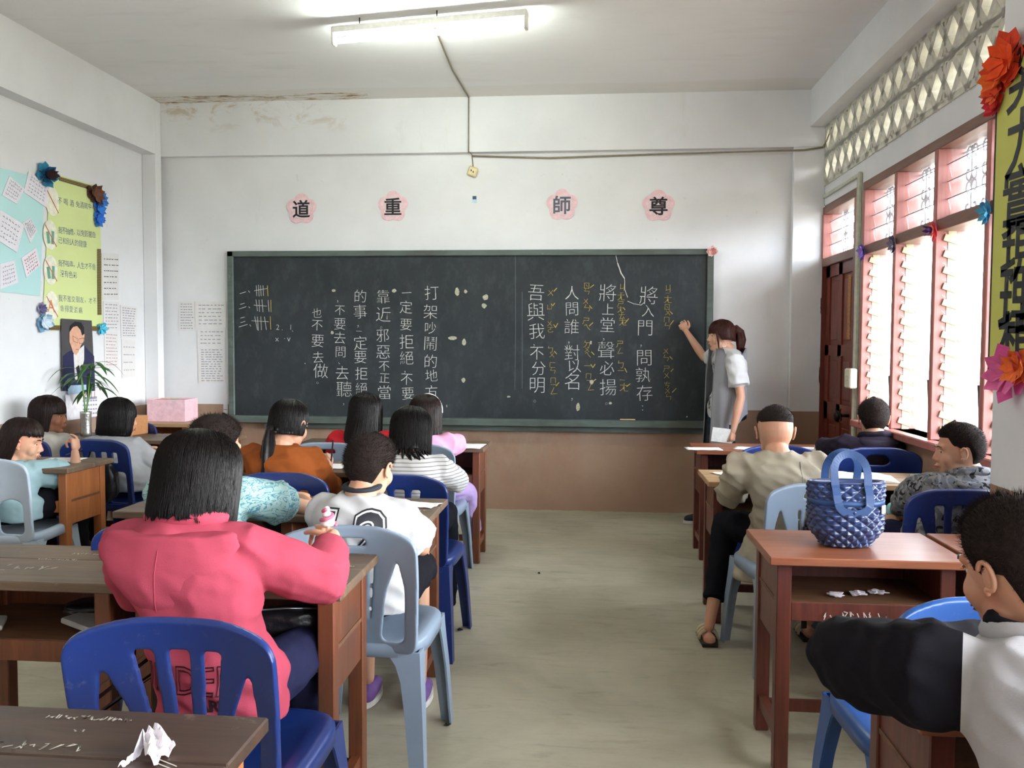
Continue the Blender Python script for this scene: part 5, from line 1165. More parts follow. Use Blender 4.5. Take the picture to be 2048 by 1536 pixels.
# 7 girl in pink with headband
def band7(po, hs, HM, hc, q):
    hair_long(mat=HBr, n=900, seed=9, srad=.0015, length=-.16, back_len=-.26, open_=.9, th=.016, wid=1.0, flare=.04, back_drape=.02)(po, hs, HM, hc, q)
    T = q['T']; add('headband', MB().tube([T(((.0755+.021)*math.sin(a), .018, .028+.108*math.cos(a))) for a in [-PI*.52+i/20*PI*1.04 for i in range(21)]], .011*hs, 6, flat=.35, up=(0, 1, 0)), plain('headband_white', 'd5d3ce', .6, bump=0), po)
person('person, girl with a white headband and long brown black hair in pink', onY(852, 832, 4.84), (-.93, 4.86, .53), hyaw=-.15, hpitch=-.1, H=1.36, hs=.95, shirt=pink, puff=.01, trousers=dict(lav, len=.88), vx=.0065, hair=band7, hands=((-1.08, 5.2, .755), (-.8, 5.2, .755)), knees=(None, onY(935, 985, 5.18)), feet=(None, onZ(950, 1085, .10)), seed=7)
# 8 girl in teal shirt
person('person, girl in a pale teal shirt leaning on the desk, face in profile', onY(48, 884, 4.12), (-2.86, 3.97, .53), yaw=-.12, hyaw=-1.12, hpitch=-.22, H=1.36, hs=.95, hands=((-3.15, 4.20, .70), onY(150, 902, 4.36)), elbow=(None, onY(152, 948, 4.22)), hdir=(None, ((-.1, .2, .9), (-.9, .1, 0))), curl=(.4, (.5, 1.1, 1.3, 1.4)), shirt=tealf, sleeve='short', scut=.5, puff=.014, trousers=blk, hair=hair_long(mat=HBr, n=1100, seed=10, length=-.12, open_=1.62, th=.014, wid=1.0, bang=.045, back_drape=.02, jag=.01), seed=8)
# 9 girl by the wall
person('person, girl with shoulder length dark hair and grey shirt nearest the left wall', onY(100, 832, 5.04), (-3.30, 4.88, .53), hyaw=-1.25, hpitch=-.05, H=1.36, hs=.98, skinm=sk2, shirt=gr1, puff=.01, trousers=blk, vx=.0065, hair=hair_long(mat=HBr, n=900, seed=11, srad=.0015, length=-.13, open_=1.25, th=.017, wid=1.06, bang=.02), hands=((-3.4, 5.2, .66), (-3.2, 5.2, .64)), seed=9)
# 10 girl in grey jacket
def p10(so, sm, q):
    nb = q['neckb']; R, F, U, k = q['R'], q['F'], q['U'], q['k']
    add('pink_collar', MB().tube([nb + R*.074*k*math.cos(a)*1.25 + F*(.062*k*math.sin(a)+.012) + U*(.004) for a in [2*PI*i/24 for i in range(24)]], .030, 10, closed=True, flat=.6, up=(0, 0, 1)), fabric('collar_magenta', 'c8286e'), q['po'])
person('person, girl with a neat black bob in a grey jacket with magenta collar', onY(240, 838, 4.99), (-2.76, 4.86, .53), yaw=.0, hyaw=-.85, hpitch=-.08, H=1.36, hs=.98, shirt=gr2, shirt_kind='jacket', puff=.016, trousers=blk, vx=.0065, hair=hair_long(n=1100, seed=12, srad=.0013, length=-.10, open_=.85, th=.020, wid=1.10, bang=.018, flare=.05), hands=((-2.85, 5.2, .66), (-2.60, 5.16, .62)), print_fn=p10, seed=10)
# 12 shaven boy
def p12(so, sm, q):
    b = BVHTree.FromPolygons([v.co.copy() for v in sm.vertices], [tuple(p.vertices) for p in sm.polygons])
    L = [b.ray_cast(V(.90, 3.3, .86-.03*i), V(0, 1, 0))[0] for i in range(12)]; L = [p for p in L if p is not None]
    add('back_seam', MB().tube(L, .002, 5), plain('seam_grey', '6f675a', .9, bump=0), so)
    m = MB(); rings = []
    for i in range(7):
        t = i/6; c = V(.88-.015*t, 3.80+.0*t, .56-.22*t); rings.append([c+V((.172+.055*t)*math.cos(a)+.008*math.sin(5*a+i)*t, (.13+.05*t)*math.sin(a), .0) for a in [2*PI*j/40 for j in range(40)]])
    me = vox(m.loft(rings) if m.loft(rings) else m, .008, 2); wrinkle(me, .008, seed=4.4); add('jacket_tail', me, beige, q['po'])
person('person, boy with shaven sides in a rumpled beige jacket and black trousers', onY(1550, 864, 3.88), (.88, 3.84, .53), hyaw=-.05, hpitch=-.18, H=1.40, hs=.96, skinm=skin(), shirt=beige, shirt_kind='jacket', puff=.016, trousers=dict(blk, len=.86), shw=.16, hands=((.80, 4.24, .735), (1.05, 4.24, .735)), elbow=(onY(1462, 985, 3.98), None), hair=hair_short(n=2500, seed=13, front=.06, side=.050, back=.040, th=.005, spike=.007), knees=((.66, 4.14, .50), (1.05, 4.2, .5)), feet=(onZ(1418, 1262, .06), (1.02, 4.0, .07)), print_fn=p12, shoes='sandal', seed=12, wr=.013)
# 13 dark hoodie boy
person('person, boy with cropped hair in a dark hoodie by the window', onY(1747, 838, 5.10), (1.55, 5.06, .53), hyaw=-.15, hpitch=-.05, H=1.36, hs=.96, shirt=dark, shirt_kind='hoodie', puff=.018, trousers=blk, vx=.0065, shw=.155, hands=((1.45, 5.45, .735), (1.7, 5.45, .735)), hair=hair_short(n=3500, seed=14, spike=.012), print_fn=hood(dark, .10, .11, 5, .8), seed=13)
# 14 patterned hoodie boy
def p14(so, sm, q):
    hood(camo, .10, .12, 6, .9)(so, sm, q); S_, E_, H_, sd = q['arms'][0]; u = (H_-E_).normalized(); c = E_.lerp(H_, .90)
    add('watch_strap', MB().tube([c + u.orthogonal().normalized()*.031*math.cos(a)+u.cross(u.orthogonal().normalized())*.031*math.sin(a) for a in [2*PI*i/18 for i in range(18)]], .005, 6, closed=True, flat=2.4, up=u), plain('watch_aqua', '8fcfd0', .5, bump=0), q['po'])
person('person, boy in a grey patterned hoodie with an aqua watch, face in profile', onY(1915, 902, 3.66), (1.46, 3.66, .53), yaw=.25, hyaw=1.15, hpitch=-.1, H=1.34, hs=.95, skinm=skin(), shirt=camo, shirt_kind='hoodie', puff=.018, trousers=navyt, hands=(onY(1786, 1026, 3.92), onY(1798, 1036, 3.86)), elbow=(onY(1838, 978, 3.72), None), cuff=.86, curl=(.6, .6), hdir=(((-.7, .5, -.15), (0, 0, -1)), ((-.8, .2, -.1), (0, .2, -1))), hair=hair_short(n=4500, seed=15, spike=.010, side=.03, th=.007), print_fn=p14, seed=14, wr=.009)
# 15 nearest boy
def p15(so, sm, q):
    so.data.materials.append(blackf); P = verts(sm); R, F, nb = q['R'], q['F'], q['neckb']
    S0 = q['arms'][0]; S1 = q['arms'][1]
    bm = bmesh.new(); bm.from_mesh(sm)
    for s in (-1, 1):
        n_ = (R*s + F*.55).normalized(); bmesh.ops.bisect_plane(bm, geom=bm.verts[:]+bm.edges[:]+bm.faces[:], plane_co=nb+R*s*.140, plane_no=n_)
    for f_ in bm.faces:
        c = f_.calc_center_median()
        if any((c-(nb+R*s*.140)).dot((R*s + F*.55).normalized()) > 0 for s in (-1, 1)): f_.material_index = 1
    bm.to_mesh(sm); bm.free(); smooth(sm)
    nb = q['neckb']; U = q['U']; k = q['k']
    add('collar', MB().tube([nb + R*.078*k*math.cos(a)*1.2 + F*(.066*k*math.sin(a)+.012) - U*.012 for a in [2*PI*i/24 for i in range(24)]], .028, 12, closed=True, flat=.55, up=(0, 0, 1)), blackf, q['po'])
    hood(whitej, .12, .15, 8, .8)(so, sm, q)
person('person, boy in a white jacket with black sleeves leaning on the nearest right desk', onY(2034, 1140, 1.44), (.77, 1.19, .50), yaw=.10, hyaw=.42, hpitch=-.25, H=1.42, hs=.95, shirt=whitej, shirt_kind='jacket', puff=.022, trousers=blk, shw=.175, hands=((.84, 1.74, .76), (1.0, 1.70, .75)), elbow=((.475, 1.60, .785), None), hair=hair_short(n=7000, seed=16, spike=.014, srad=.0005), print_fn=p15, seed=15, wr=.009)
# 11 teacher, standing ---------------------------------------------------------
def t_hair(po, hs, HM, hc, q):
    def ex(mb, T, R):
        pts = [T(p) for p in ((0, -.088, .045), (0, -.125, .052), (0, -.155, .02), (0, -.165, -.04), (0, -.158, -.10), (0, -.14, -.145))]
        lock(mb, pts, [.022, .030, .038, .040, .030, .014], R, 260, .0011, .8)
        for s in (-1, 1): lock(mb, [T((s*.070, .05, .05)), T((s*.080, .045, .0)), T((s*.078, .04, -.05)), T((s*.070, .035, -.095))], [.009, .009, .007, .003], R, 16, .0009)
    hair_long(mat=HRed, n=1100, seed=20, length=-.03, open_=1.2, th=.012, bang=.022, back_len=-.045, extra=ex, lift=.7)(po, hs, HM, hc, q)
    T = q['T']; add('earring', MB().tube([T((-.088, -.004+.014*math.sin(a), -.062+.022*math.cos(a))) for a in [2*PI*i/20 for i in range(20)]], .0013, 5, closed=True), plain('silver', 'c9c9cc', .2, bump=0, metal=1), po)
vest = fabric('vest_grey', '97979d')
def t_print(so, sm, q):
    R, F, U, k, po, pel, nb = q['R'], q['F'], q['U'], q['k'], q['po'], q['pel'], q['neckb']
    # open sleeveless vest: back half shell plus two long front panels
    def pt(a, z, g):     # a measured from the back
        t = (1.32-z)/.75; rx_ = .148+.02*t+g; ry_ = .118+.04*t+g; c = nb.lerp(V(pel.x, pel.y, z), smoothst(1.34, 1.1, z)); return V(c.x, c.y, z)+R*(rx_*math.sin(a))-F*(ry_*math.cos(a))
    def shell(a0, a1, z0f, z1f, n=18, mz=16, th=.006):
        v = []; f = []
        for layer in (0, 1):
            for i in range(mz+1):
                for j in range(n+1):
                    a = a0+(a1-a0)*j/n; zt, zb = z0f(a), z1f(a); z = zt+(zb-zt)*i/mz; fold = .010*math.sin(a*9+1)*smoothst(1.2, .7, z)
                    v.append(pt(a, z, .012+fold+(th if layer else 0)))
        N = (n+1)*(mz+1)
        for i in range(mz):
            for j in range(n):
                q_ = (i*(n+1)+j, i*(n+1)+j+1, (i+1)*(n+1)+j+1, (i+1)*(n+1)+j); f.append(q_[::-1]); f.append(tuple(x+N for x in q_))
        for i in range(mz):
            for j in (0, n): a_, b_ = i*(n+1)+j, (i+1)*(n+1)+j; f.append((a_, b_, b_+N, a_+N) if j else (b_, a_, a_+N, b_+N))
        for j in range(n):
            for i in (0, mz): a_, b_ = i*(n+1)+j, i*(n+1)+j+1; f.append((a_, b_, b_+N, a_+N) if i else (b_, a_, a_+N, b_+N))
        return MB().raw(v, f, True)
    top = lambda a: 1.335-.05*smoothst(.5, 1.2, abs(a))-.20*smoothst(1.15, 1.5, abs(a))+.20*smoothst(1.75, 2.1, abs(a))
    bot = lambda a: .82-.04*math.sin(a*3)
    add('vest_back', shell(-1.75, 1.75, top, bot, 36), vest, po)
    for s in (-1, 1): add('vest_front', shell(s*1.70, s*2.55, lambda a: 1.16+.17*smoothst(1.75, 2.15, abs(a)), lambda a: .50-.10*smoothst(1.9, 2.5, abs(a)), 12), vest, po)
    fl = plain('black_print', '26262c', .8, bump=0); L = []
    for i in range(16): L += [[(x*.9, y) for x, y in l] for l in scrib(-.02+.02*math.sin(i), .14-i*.022, .045, .03, 50+i, 2)]
    lay_print(strokes(L, .007), so, sm, V(pel.x, pel.y, 1.08)+F*.0, -R, U, 'flower_print', fl)
po, info = person('person, woman teacher in white shirt and long grey vest writing on the blackboard', onY(1440, 672, 6.40), (1.00, 6.42, .87), yaw=1.72, hyaw=.02, hpitch=-.05, H=1.47, hs=.95, stand=True, skinm=sk3, hands=((1.02, 6.17, .74), onY(1372, 662, 6.70)), elbow=((1.075, 6.19, .99), onY(1408, 715, 6.62)), hdir=(((-.05, -.05, -1), (-.6, .5, 0)), ((-.35, .25, .75), (-.1, 1, .1))), curl=(.75, (.5, .6, .9, 1.)), thumbs=(.6, .5), shirt=fabric('tee_white', 'cfcfd0'), sleeve='short', puff=.004, trousers=jeans, hair=t_hair, knees=((.97, 6.36, .47), (.98, 6.52, .47)), feet=((.95, 6.35, .075), (.88, 6.55, .075)), print_fn=t_print, shoes='sneaker', shw=.15, seed=20)
# ------------------------------------------------------------ things on and around the desks
paper = plain('white_paper', 'e6e4e2', .8, bump=.03, var=.03, scale=8)
inkl = plain('pencil_grey', '8c8c90', .8, bump=0)
def sheet_on(x, y, w, h, rz, z, label, lines=0, seed=0, curl=.0, name='paper_sheet', group=None, mat=None, cat='paper'):
    r = tag(empty(name, (x, y, z+.001), rz), label, cat, group); n = 10; v = []; f = []
    R_ = random.Random(seed)
    def zz(u, t): return .0006+curl*(max(0, u-.3)**2)*.1*4*(1 if t > 0 else .4)+.0012*math.sin(u*9+seed)*math.sin(t*7+seed)+.0012
    for L in (0, 1):
        for i in range(n+1):
            for j in range(n+1): u, t = i/n*2-1, j/n*2-1; v.append((u*w/2, t*h/2, zz(u, t)+L*.0006))
    N = (n+1)**2
    for i in range(n):
        for j in range(n):
            a = i*(n+1)+j; q = (a, a+1, a+n+2, a+n+1); f.append(q); f.append(tuple(N+k for k in q[::-1]))
    for i in range(n):
        for a, b in ((i, i+1), (n*(n+1)+i+1, n*(n+1)+i), ((i+1)*(n+1), i*(n+1)), (i*(n+1)+n, (i+1)*(n+1)+n)): f.append((b, a, a+N, b+N))
    add('sheet', MB().raw(v, f, True), mat or paper, r)
    if lines:
        L = []
        for k in range(lines):
            yy = h*.42-h*.84*k/max(1, lines-1); L += scrib(-w*.4, yy, w*R_.uniform(.5, .78), h*.03, seed*10+k, 10)
        add('writing', xf(strokes(L, .0012), Matrix.Translation((0, 0, .0048))), inkl, r)
    return r
Z, ZR = HL, HR
# girl in pink: notebook and pencil with fluffy top
sheet_on(-.80, 2.36, .20, .26, .12, Z, 'open lined notebook page under the hand of the pink hoodie girl', 9, 1, .01)
hp = V(-.722, 2.31, .845)
pc = tag(empty('pencil', hp), 'pencil with pink and white swirl ice cream topper held by the pink hoodie girl', 'pencil')
add('shaft', MB().rod([(0, 0, .0), (-.035, .06, -.085)], .0038, 6), plain('pencil_white', 'd9d4cc', .5, bump=0), pc)
mb = MB(); 
for i in range(4): mb.ell((.003*math.sin(i*2), -.006*i*.3-.004, .012+i*.013), (.021-.004*i, .021-.004*i, .010))
add('topper', mb, plain('topper_cream', 'e6d6d2', .6, bump=0), pc)
add('topper_swirl', MB().rod([(.022*(1-t*.6)*math.cos(t*11), -.008*t-.004+.022*(1-t*.6)*math.sin(t*11), .008+t*.045) for t in [i/30 for i in range(31)]], .0055, 6), plain('topper_pink', 'c2637f', .6, bump=0), pc)
def pen(a, b, label, col_='2a2226', nm='pen'):
    o = tag(add(nm, MB().rod([a, b], .0038, 8), plain('pen_'+col_, col_, .4, bump=0)), label, 'pen'); return o
p = onY(664, 920, 4.13); pen(p+V(-.01, .01, -.03), p+V(.012, -.02, .10), 'black pen held upright by the ponytail girl')
p = onY(150, 903, 4.38); pen(p+V(-.05, .0, -.02), p+V(.05, -.02, .015), 'dark brown pen held by the girl in the teal shirt', '3a2222')
# crumpled tissue on the nearest desk
def crumple(name, loc, r, label, seed, flat=.6, cat='tissue'):
    bm = bmesh.new(); bmesh.ops.create_icosphere(bm, subdivisions=4, radius=1)
    for v in bm.verts:
        c = v.co.copy(); d = 1+.75*noise.noise(c*1.7+Vector((seed, 0, 0)))-.5*abs(noise.noise(c*3.9+Vector((0, seed, 0)))); v.co = Vector((c.x*d*r[0], c.y*d*r[1], c.z*d*r[2]))
    z0 = min(v.co.z for v in bm.verts)
    for v in bm.verts: v.co.z -= z0
    me = bpy.data.meshes.new(name); bm.to_mesh(me); bm.free(); smooth(me, False); return tag(add(name, me, plain('tissue_white', 'dcd6dc', .85, bump=.3), loc=loc), label, cat)
rb = MB(); P = [onZ(250, 1534, Z), onZ(275, 1518, Z), onZ(298, 1490, Z), onZ(316, 1512, Z), onZ(330, 1520, Z)]
zs = [.006, .008, .026, .018, .006]; W_ = [.016, .020, .014, .030, .026]; v = []; f = []
pts = []
for i in range(len(P)-1):
    for s in range(5): t = s/5; pts.append((P[i].lerp(P[i+1], t)+V(0, 0, zs[i]+(zs[i+1]-zs[i])*t), W_[i]+(W_[i+1]-W_[i])*t))
pts.append((P[-1]+V(0, 0, zs[-1]), W_[-1]))
for i, (p, w_) in enumerate(pts):
    for k in range(7): t = k/6-.5; v.append(p+V(.3*t*w_, 2*t*w_, .010*math.sin(k*1.9+i*.8)*.6))
n = len(v); v += [q+V(0, 0, .001) for q in v]
for i in range(len(pts)-1):
    for k in range(6): a = i*7+k; f.append((a, a+1, a+8, a+7)); f.append((n+a+7, n+a+8, n+a+1, n+a))
tag(add('tissue', MB().raw(v, f), plain('tissue_white', 'dcd6dc', .85, bump=.3)), 'crumpled white tissue strip lying on the nearest dark desk', 'tissue')
# loose papers
sheet_on(-.66, 3.30, .15, .10, -.3, Z, 'white paper corner beside the number 12 boy', 0, 2, .02)
sheet_on(-1.33, 3.33, .2, .26, .1, Z, 'sheet under the arms of the boy in the leaf print shirt', 6, 12)
sheet_on(-1.36, 4.28, .24, .18, .1, Z, 'notebook page where the ponytail girl writes', 5, 3)
sheet_on(-.86, 4.33, .22, .16, .2, Z, 'white page under the hand of the striped shirt girl', 4, 4)
q = sheet_on(-.80, 5.24, .30, .24, -.05, Z, 'large white sheet on the front row desk before the girl in pink', 0, 5, .0)
sheet_on(-1.50, 5.3, .2, .26, .05, Z, 'white sheet on the front row desk before the girl in red', 3, 15)
sheet_on(-2.82, 4.34, .2, .16, .1, Z, 'white page under the arm of the teal shirt girl', 3, 6)
sheet_on(-3.15, 5.36, .24, .16, .2, Z, 'white page left of the girl in the grey jacket', 3, 7)
sheet_on(-2.58, 5.36, .24, .14, -.05, Z, 'white page right of the girl in the grey jacket', 0, 8); sheet_on(-2.72, 5.55, .18, .14, .3, Z, 'sheet lying behind the grey jacket girl page', 0, 18)
sheet_on(.72, 5.45, .22, .14, .05, ZR, 'white paper hanging over the left edge of the front right desk', 0, 9)
sheet_on(1.02, 5.50, .20, .16, -.3, ZR, 'white worksheet on the front right desk beside the beige jacket boy head', 2, 10)
sheet_on(1.40, 5.52, .32, .20, .1, ZR, 'open white book on the desk of the boy in the dark hoodie', 0, 11, .02)
sheet_on(.72, 4.42, .16, .12, .5, ZR, 'folded white paper at left of the shaven boy desk', 0, 13, .03); sheet_on(.80, 4.50, .16, .05, -.3, ZR, 'second white scrap behind the folded paper on the shaven boy desk', 0, 14, .04)
# open exercise book on the desk of the boy in patterned hoodie
b = tag(empty('open_book', (1.33, 4.34, ZR+.001), -.15), 'open white exercise book on the light topped desk by the quilted bag', 'book')
for s in (-1, 1):
    v = []; f = []; n = 12
    for i in range(n+1):
        u = i/n; zt = .004+.016*math.sin(PI*min(1, u*1.05))*(1-u*.5)
        for y_ in (-.12, .12): v += [(s*u*.17, y_, zt), (s*u*.17, y_, 0.0005)]
    for i in range(n):
        a = i*4; f += [(a, a+2, a+6, a+4), (a+1, a+5, a+7, a+3), (a, a+4, a+5, a+1), (a+2, a+3, a+7, a+6)]
    f += [(n*4, n*4+2, n*4+3, n*4+1)]; add('pages', MB().raw(v, f), paper, b)
# the quilted bag
def quilt_mat():
    n = NT('quilted_navy_satin'); v = n.coord(); f = n.noise(v, 20, 3); n.col(n.ramp(f, .3, .7, srgb('15244a'), srgb('213868'))); n.bump(n.noise(v, 60, 3), .15, .004); return n.set(.33, .6, Sheen_Weight=.1)
qm = quilt_mat(); band = plain('bag_webbing', '223f6b', .5, bump=.1, scale=200)
BC = V(.845, 2.885, HR+.002); bg = tag(empty('quilted_bag', BC, .05), 'navy blue diamond quilted tote bag with webbing handles on the reddish desk', 'bag')
def bag_pt(a, t, off=0.):
    # t 0 bottom .. 1 rim; elliptic, flaring upwards
    w = .076+.034*smoothst(0, .28, t)+.010*t; d_ = .060+.022*smoothst(0, .3, t)-.085*max(0, t-.5); e = 2.3; c, s = math.cos(a), math.sin(a); k = (abs(c)**e+abs(s)**e)**(-1/e)
    return V(c*k*(w+off), s*k*(d_+off), .208*t+.004)
NA, NTb = 220, 110; v = []; f = []
def puffq(a, t):
    if .64 < t < .73: return .003
    A = a*(18/(2*PI)); B = t*7.; u, w_ = (A+B) % 1, (A-B) % 1
    return .011*(2*min(u, 1-u, w_, 1-w_))**.75*(1 if t < .97 else .2)
for i in range(NTb+1):
    t = i/NTb
    for j in range(NA): a = 2*PI*j/NA; v.append(bag_pt(a, t, puffq(a, t)-.003*(t == 0)))
for i in range(NTb+1):
    t = 1-i/NTb*.95
    if i % 10 == 0:
        for j in range(NA): v.append(bag_pt(2*PI*j/NA, t, -.008))
rows_ = len(v)//NA
for i in range(rows_-1):
    for j in range(NA): f.append((i*NA+j, i*NA+(j+1) % NA, (i+1)*NA+(j+1) % NA, (i+1)*NA+j))
f.append(tuple(range(NA-1, -1, -1))); f.append(tuple((rows_-1)*NA+j for j in range(NA)))
add('bag_body', MB().raw(v, f, True), qm, bg)
def webring(t0, t1, off, a0=0, a1=2*PI, n=80):
    v = []; f = []
    for i in range(n+1):
        a = a0+(a1-a0)*i/n
        for t, o in ((t0, off), (t1, off), (t1, off-.003), (t0, off-.003)): v.append(bag_pt(a, t, o))
    for i in range(n):
        for k in range(4): f.append((i*4+k, i*4+(k+1) % 4, (i+1)*4+(k+1) % 4, (i+1)*4+k))
    return MB().raw(v, f, True)
add('band', webring(.645, .725, .0065), band, bg); add('rim_binding', webring(.965, 1.005, .005), qm, bg)
for s in (-1, 1):
    yk = -1 if s < 0 else 1; y0 = s*.052
    pts = []
    for i in range(25):
        a = PI*i/24; pts.append(V(-.052*math.cos(a)*(1+.25*math.sin(a)), y0*(1-.55*math.sin(a)), .205+.098*math.sin(a)**.8+.0*s))
    lo = [V(-.050, s*.080, .150), V(-.052, s*.071, .175), V(-.052, s*.058, .197)]; hi = [V(-p.x, p.y, p.z) for p in lo[::-1]]
    lowarc = [V(-.050*math.cos(a), s*(.083+.0*a), .150-.034*math.sin(a)) for a in [PI*i/10 for i in range(1, 10)]]
    P = lo+pts+hi
    for nm_, Q_ in (('handle', P), ('handle_base', [lo[0]]+lowarc+[hi[-1]])):
        hm = MB(); v = []; f = []
        for i, p in enumerate(Q_):
            t_ = (Q_[min(i+1, len(Q_)-1)]-Q_[max(i-1, 0)]).normalized(); sd = t_.cross(V(0, 1, 0)).normalized()*.0125; th = V(0, .0014, 0)
            v += [p-sd-th, p+sd-th, p+sd+th, p-sd+th]
        for i in range(len(Q_)-1):
            for k in range(4): f.append((i*4+k, i*4+(k+1) % 4, (i+1)*4+(k+1) % 4, (i+1)*4+k))
        f += [(3, 2, 1, 0), tuple(len(v)-4+k for k in range(4))]; add(nm_, hm.raw(v, f), band, bg)
add('bag_label', MB().box(bag_pt(-.72, .60, .012), (.020, .003, .026), rz=.7), paper, bg)
# vase with green plant
vp = onZ(150, 862, Z); vp = V(-3.40, 5.50, Z+.001); ov = tag(empty('flower_vase', vp), 'silver foil wrapped vase with green leafy stems on the wall side desk', 'vase')
foil = plain('crinkled_foil', 'b9b9b4', .25, bump=.9, metal=.7, scale=45)
add('vase_body', lathe([(.035, 0), (.036, .02), (.033, .06), (.035, .10), (.036, .15), (.038, .162), (.033, .162), (.03, .1), (.03, .03)], 28), foil, ov)
leafm = plain('leaf_green', '2f5a26', .45, var=.35, scale=12, bump=.1); stemm = plain('stem_green', '5f8a4a', .5, bump=0)
R = random.Random(5)
def leaf(p, d, L, w, droop):
    mb = MB(); n = 8; v = []; f = []; d = d.normalized(); s = d.cross(V(0, 0, 1)).normalized(); q = p.copy()
    for i in range(n+1):
        t = i/n; ww = w*math.sin(PI*min(1, t*.95+.05))**.8*(1-t*.3); dd = (d+V(0, 0, -droop*t*2)).normalized(); v += [q-s*ww, q+V(0, 0, -.15*ww), q+s*ww, q+V(0, 0, .001)]; q = q+dd*L/n
    for i in range(n):
        for k in range(4): a = i*4; f.append((a+k, a+(k+1) % 4, a+4+(k+1) % 4, a+4+k))
    return mb.raw(v, f, True)
tips = []
for i, (dx, dy, h) in enumerate(((-.02, .0, .30), (.03, .01, .34), (.0, -.03, .25), (.015, .03, .18))):
    pts = [V(.004*i-.006, 0, .10), V(dx*.3, dy*.3, .20), V(dx*.8, dy, .16+h*.6), V(dx*1.5, dy*1.6, .16+h)]; add('stem', MB().tube(pts, [.005, .005, .004, .003], 7), stemm, ov); tips.append((pts, h))
for (pts, h) in tips:
    for k in range(7):
        a = R.uniform(0, 2*PI); p = pts[2].lerp(pts[3], R.uniform(.3, 1.)); el = R.uniform(-.1, .8)
        add('leaf', leaf(p, V(math.cos(a), math.sin(a), el), R.uniform(.16, .26), R.uniform(.014, .024), R.uniform(.5, 1.1)), leafm, ov)
# boxes at the corner desk
bx = tag(empty('pink_box', (-3.27, 6.46, .741), .04), 'open pale pink cardboard box on the far left corner desk', 'box')
pkm = plain('pink_card', 'e3bcc6', .7, bump=.03); w2, d2, h2, t2 = .15, .12, .17, .006
for a in ((-w2, w2, -d2, -d2+t2), (-w2, w2, d2-t2, d2), (-w2, -w2+t2, -d2+t2, d2-t2), (w2-t2, w2, -d2+t2, d2-t2)): add('box_side', MB().bb(*a, .006, h2), pkm, bx)
add('box_bottom', MB().bb(-w2, w2, -d2, d2, 0, .006), pkm, bx)
for i in range(3): add('box_content', MB().box((-.1+.09*i, 0, .09), (.07, .16, .15), rz=.1*i, bev=.004), plain(('c98f6a', '8fae6a', 'd8a0a8')[i] and 'content_%d' % i, ('c98f6a', '8fae6a', 'd8a0a8')[i], .7, bump=0), bx)
tag(add('wooden_box', MB().bb(-.14, .14, -.09, .09, 0, .13, .006), wood('box_wood', 'a8744a', 'bd8a5e', .5, 0), loc=(-3.28, 5.52, Z+.001), rot=(0, 0, -.1)), 'light brown wooden box standing behind the plant vase', 'box').location = (-3.20, 5.60, Z+.001)
pcs = tag(empty('pencil_case', (-2.53, 5.58, Z+.001), .1), 'pale translucent pencil case lying on the grey jacket girl desk', 'pencil case'); add('case_body', MB().rod([(-.08, 0, .022), (.08, .0, .022)], .022, 12), plain('case_pale', 'a9bcc4', .3, bump=0), pcs); add('zip', MB().tube([(-.08, -.002, .045), (.08, -.002, .045)], .002, 6), dk, pcs)
tag(add('desk_basket', lathe([(.030, .0), (.030, .004), (.034, .08), (.036, .085), (.033, .085), (.028, .006)], 20), plain('basket_dark', '1e2426', .5, bump=0), loc=(-1.38, 5.24, Z+.001)), 'small dark round pot standing on the front row desk before the girl in red', 'pot')
# dark pouches and bag
bkl = plain('black_leather', '17161a', .35, bump=.4, scale=60)
def blob_bag(name, loc, r, rz, label, seed, strap=None, mat=bkl):
    root = tag(empty(name, loc, rz), label, 'bag'); bm = bmesh.new(); bmesh.ops.create_icosphere(bm, subdivisions=4, radius=1)
    for v in bm.verts:
        c = v.co.copy(); k = (abs(c.x)**3+abs(c.y)**3+abs(c.z)**3)**(-1/3); d = k*(1+.10*noise.noise(c*2.3+Vector((seed, 0, 0)))); v.co = Vector((c.x*d*r[0], c.y*d*r[1], c.z*d*r[2]))
    me = bpy.data.meshes.new(name); bm.to_mesh(me); bm.free(); smooth(me); add('bag_body', me, mat, root); return root
pb = blob_bag('zip_pouch', onY(590, 1305, 2.24)+V(-.02, .0, 0), (.10, .045, .040), .25, 'black zipped pouch sticking out of the desk shelf beside the pink hoodie girl', 1); pb.location.z = .60
add('zip', MB().tube([(-.09, -.02, .038), (0, -.025, .042), (.085, -.02, .036)], .003, 6), plain('zip_metal', 'a8a8ac', .3, bump=0, metal=.8), pb); add('zip_pull', MB().rod([(.085, -.02, .038), (.115, -.03, .026)], .004, 6), plain('zip_silver', 'cfcfd2', .3, bump=0, metal=.6), pb)
hb = blob_bag('shoulder_bag', V(-2.77, 4.60, .56), (.11, .05, .12), 0, 'black leather bag hanging on the blue chair of the grey jacket girl', 2)
add('bag_strap', MB().tube([(-.08, 0, .10), (-.06, .03, .20), (.0, .045, .225), (.06, .03, .20), (.08, 0, .10)], .008, 6), bkl, hb); add('charm', MB().ell((-.04, -.055, -.0), (.014, .006, .016)).tube([(-.04, -.055, .02), (-.04, -.052, .06)], .002, 5).ell((-.035, -.055, -.03), (.008, .006, .012)), plain('charm_silver', 'c4c4c8', .3, bump=0, metal=.7), hb)
sb2 = blob_bag('school_bag', V(1.0, 3.52, .58), (.13, .05, .15), .2, 'black school bag with pink patch hanging on the grey blue chair back', 3, mat=plain('black_nylon', '1a181d', .7))
add('pink_patch', MB().ell((-.02, -.048, .0), (.020, .006, .05)), plain('patch_pink', 'cf7f9c', .7, bump=0), sb2); add('hanging_strap', MB().tube([(-.13, 0, .05), (-.14, -.01, -.12), (-.135, -.01, -.36)], .012, 4, flat=.25), plain('black_nylon', '1a181d', .7), sb2)
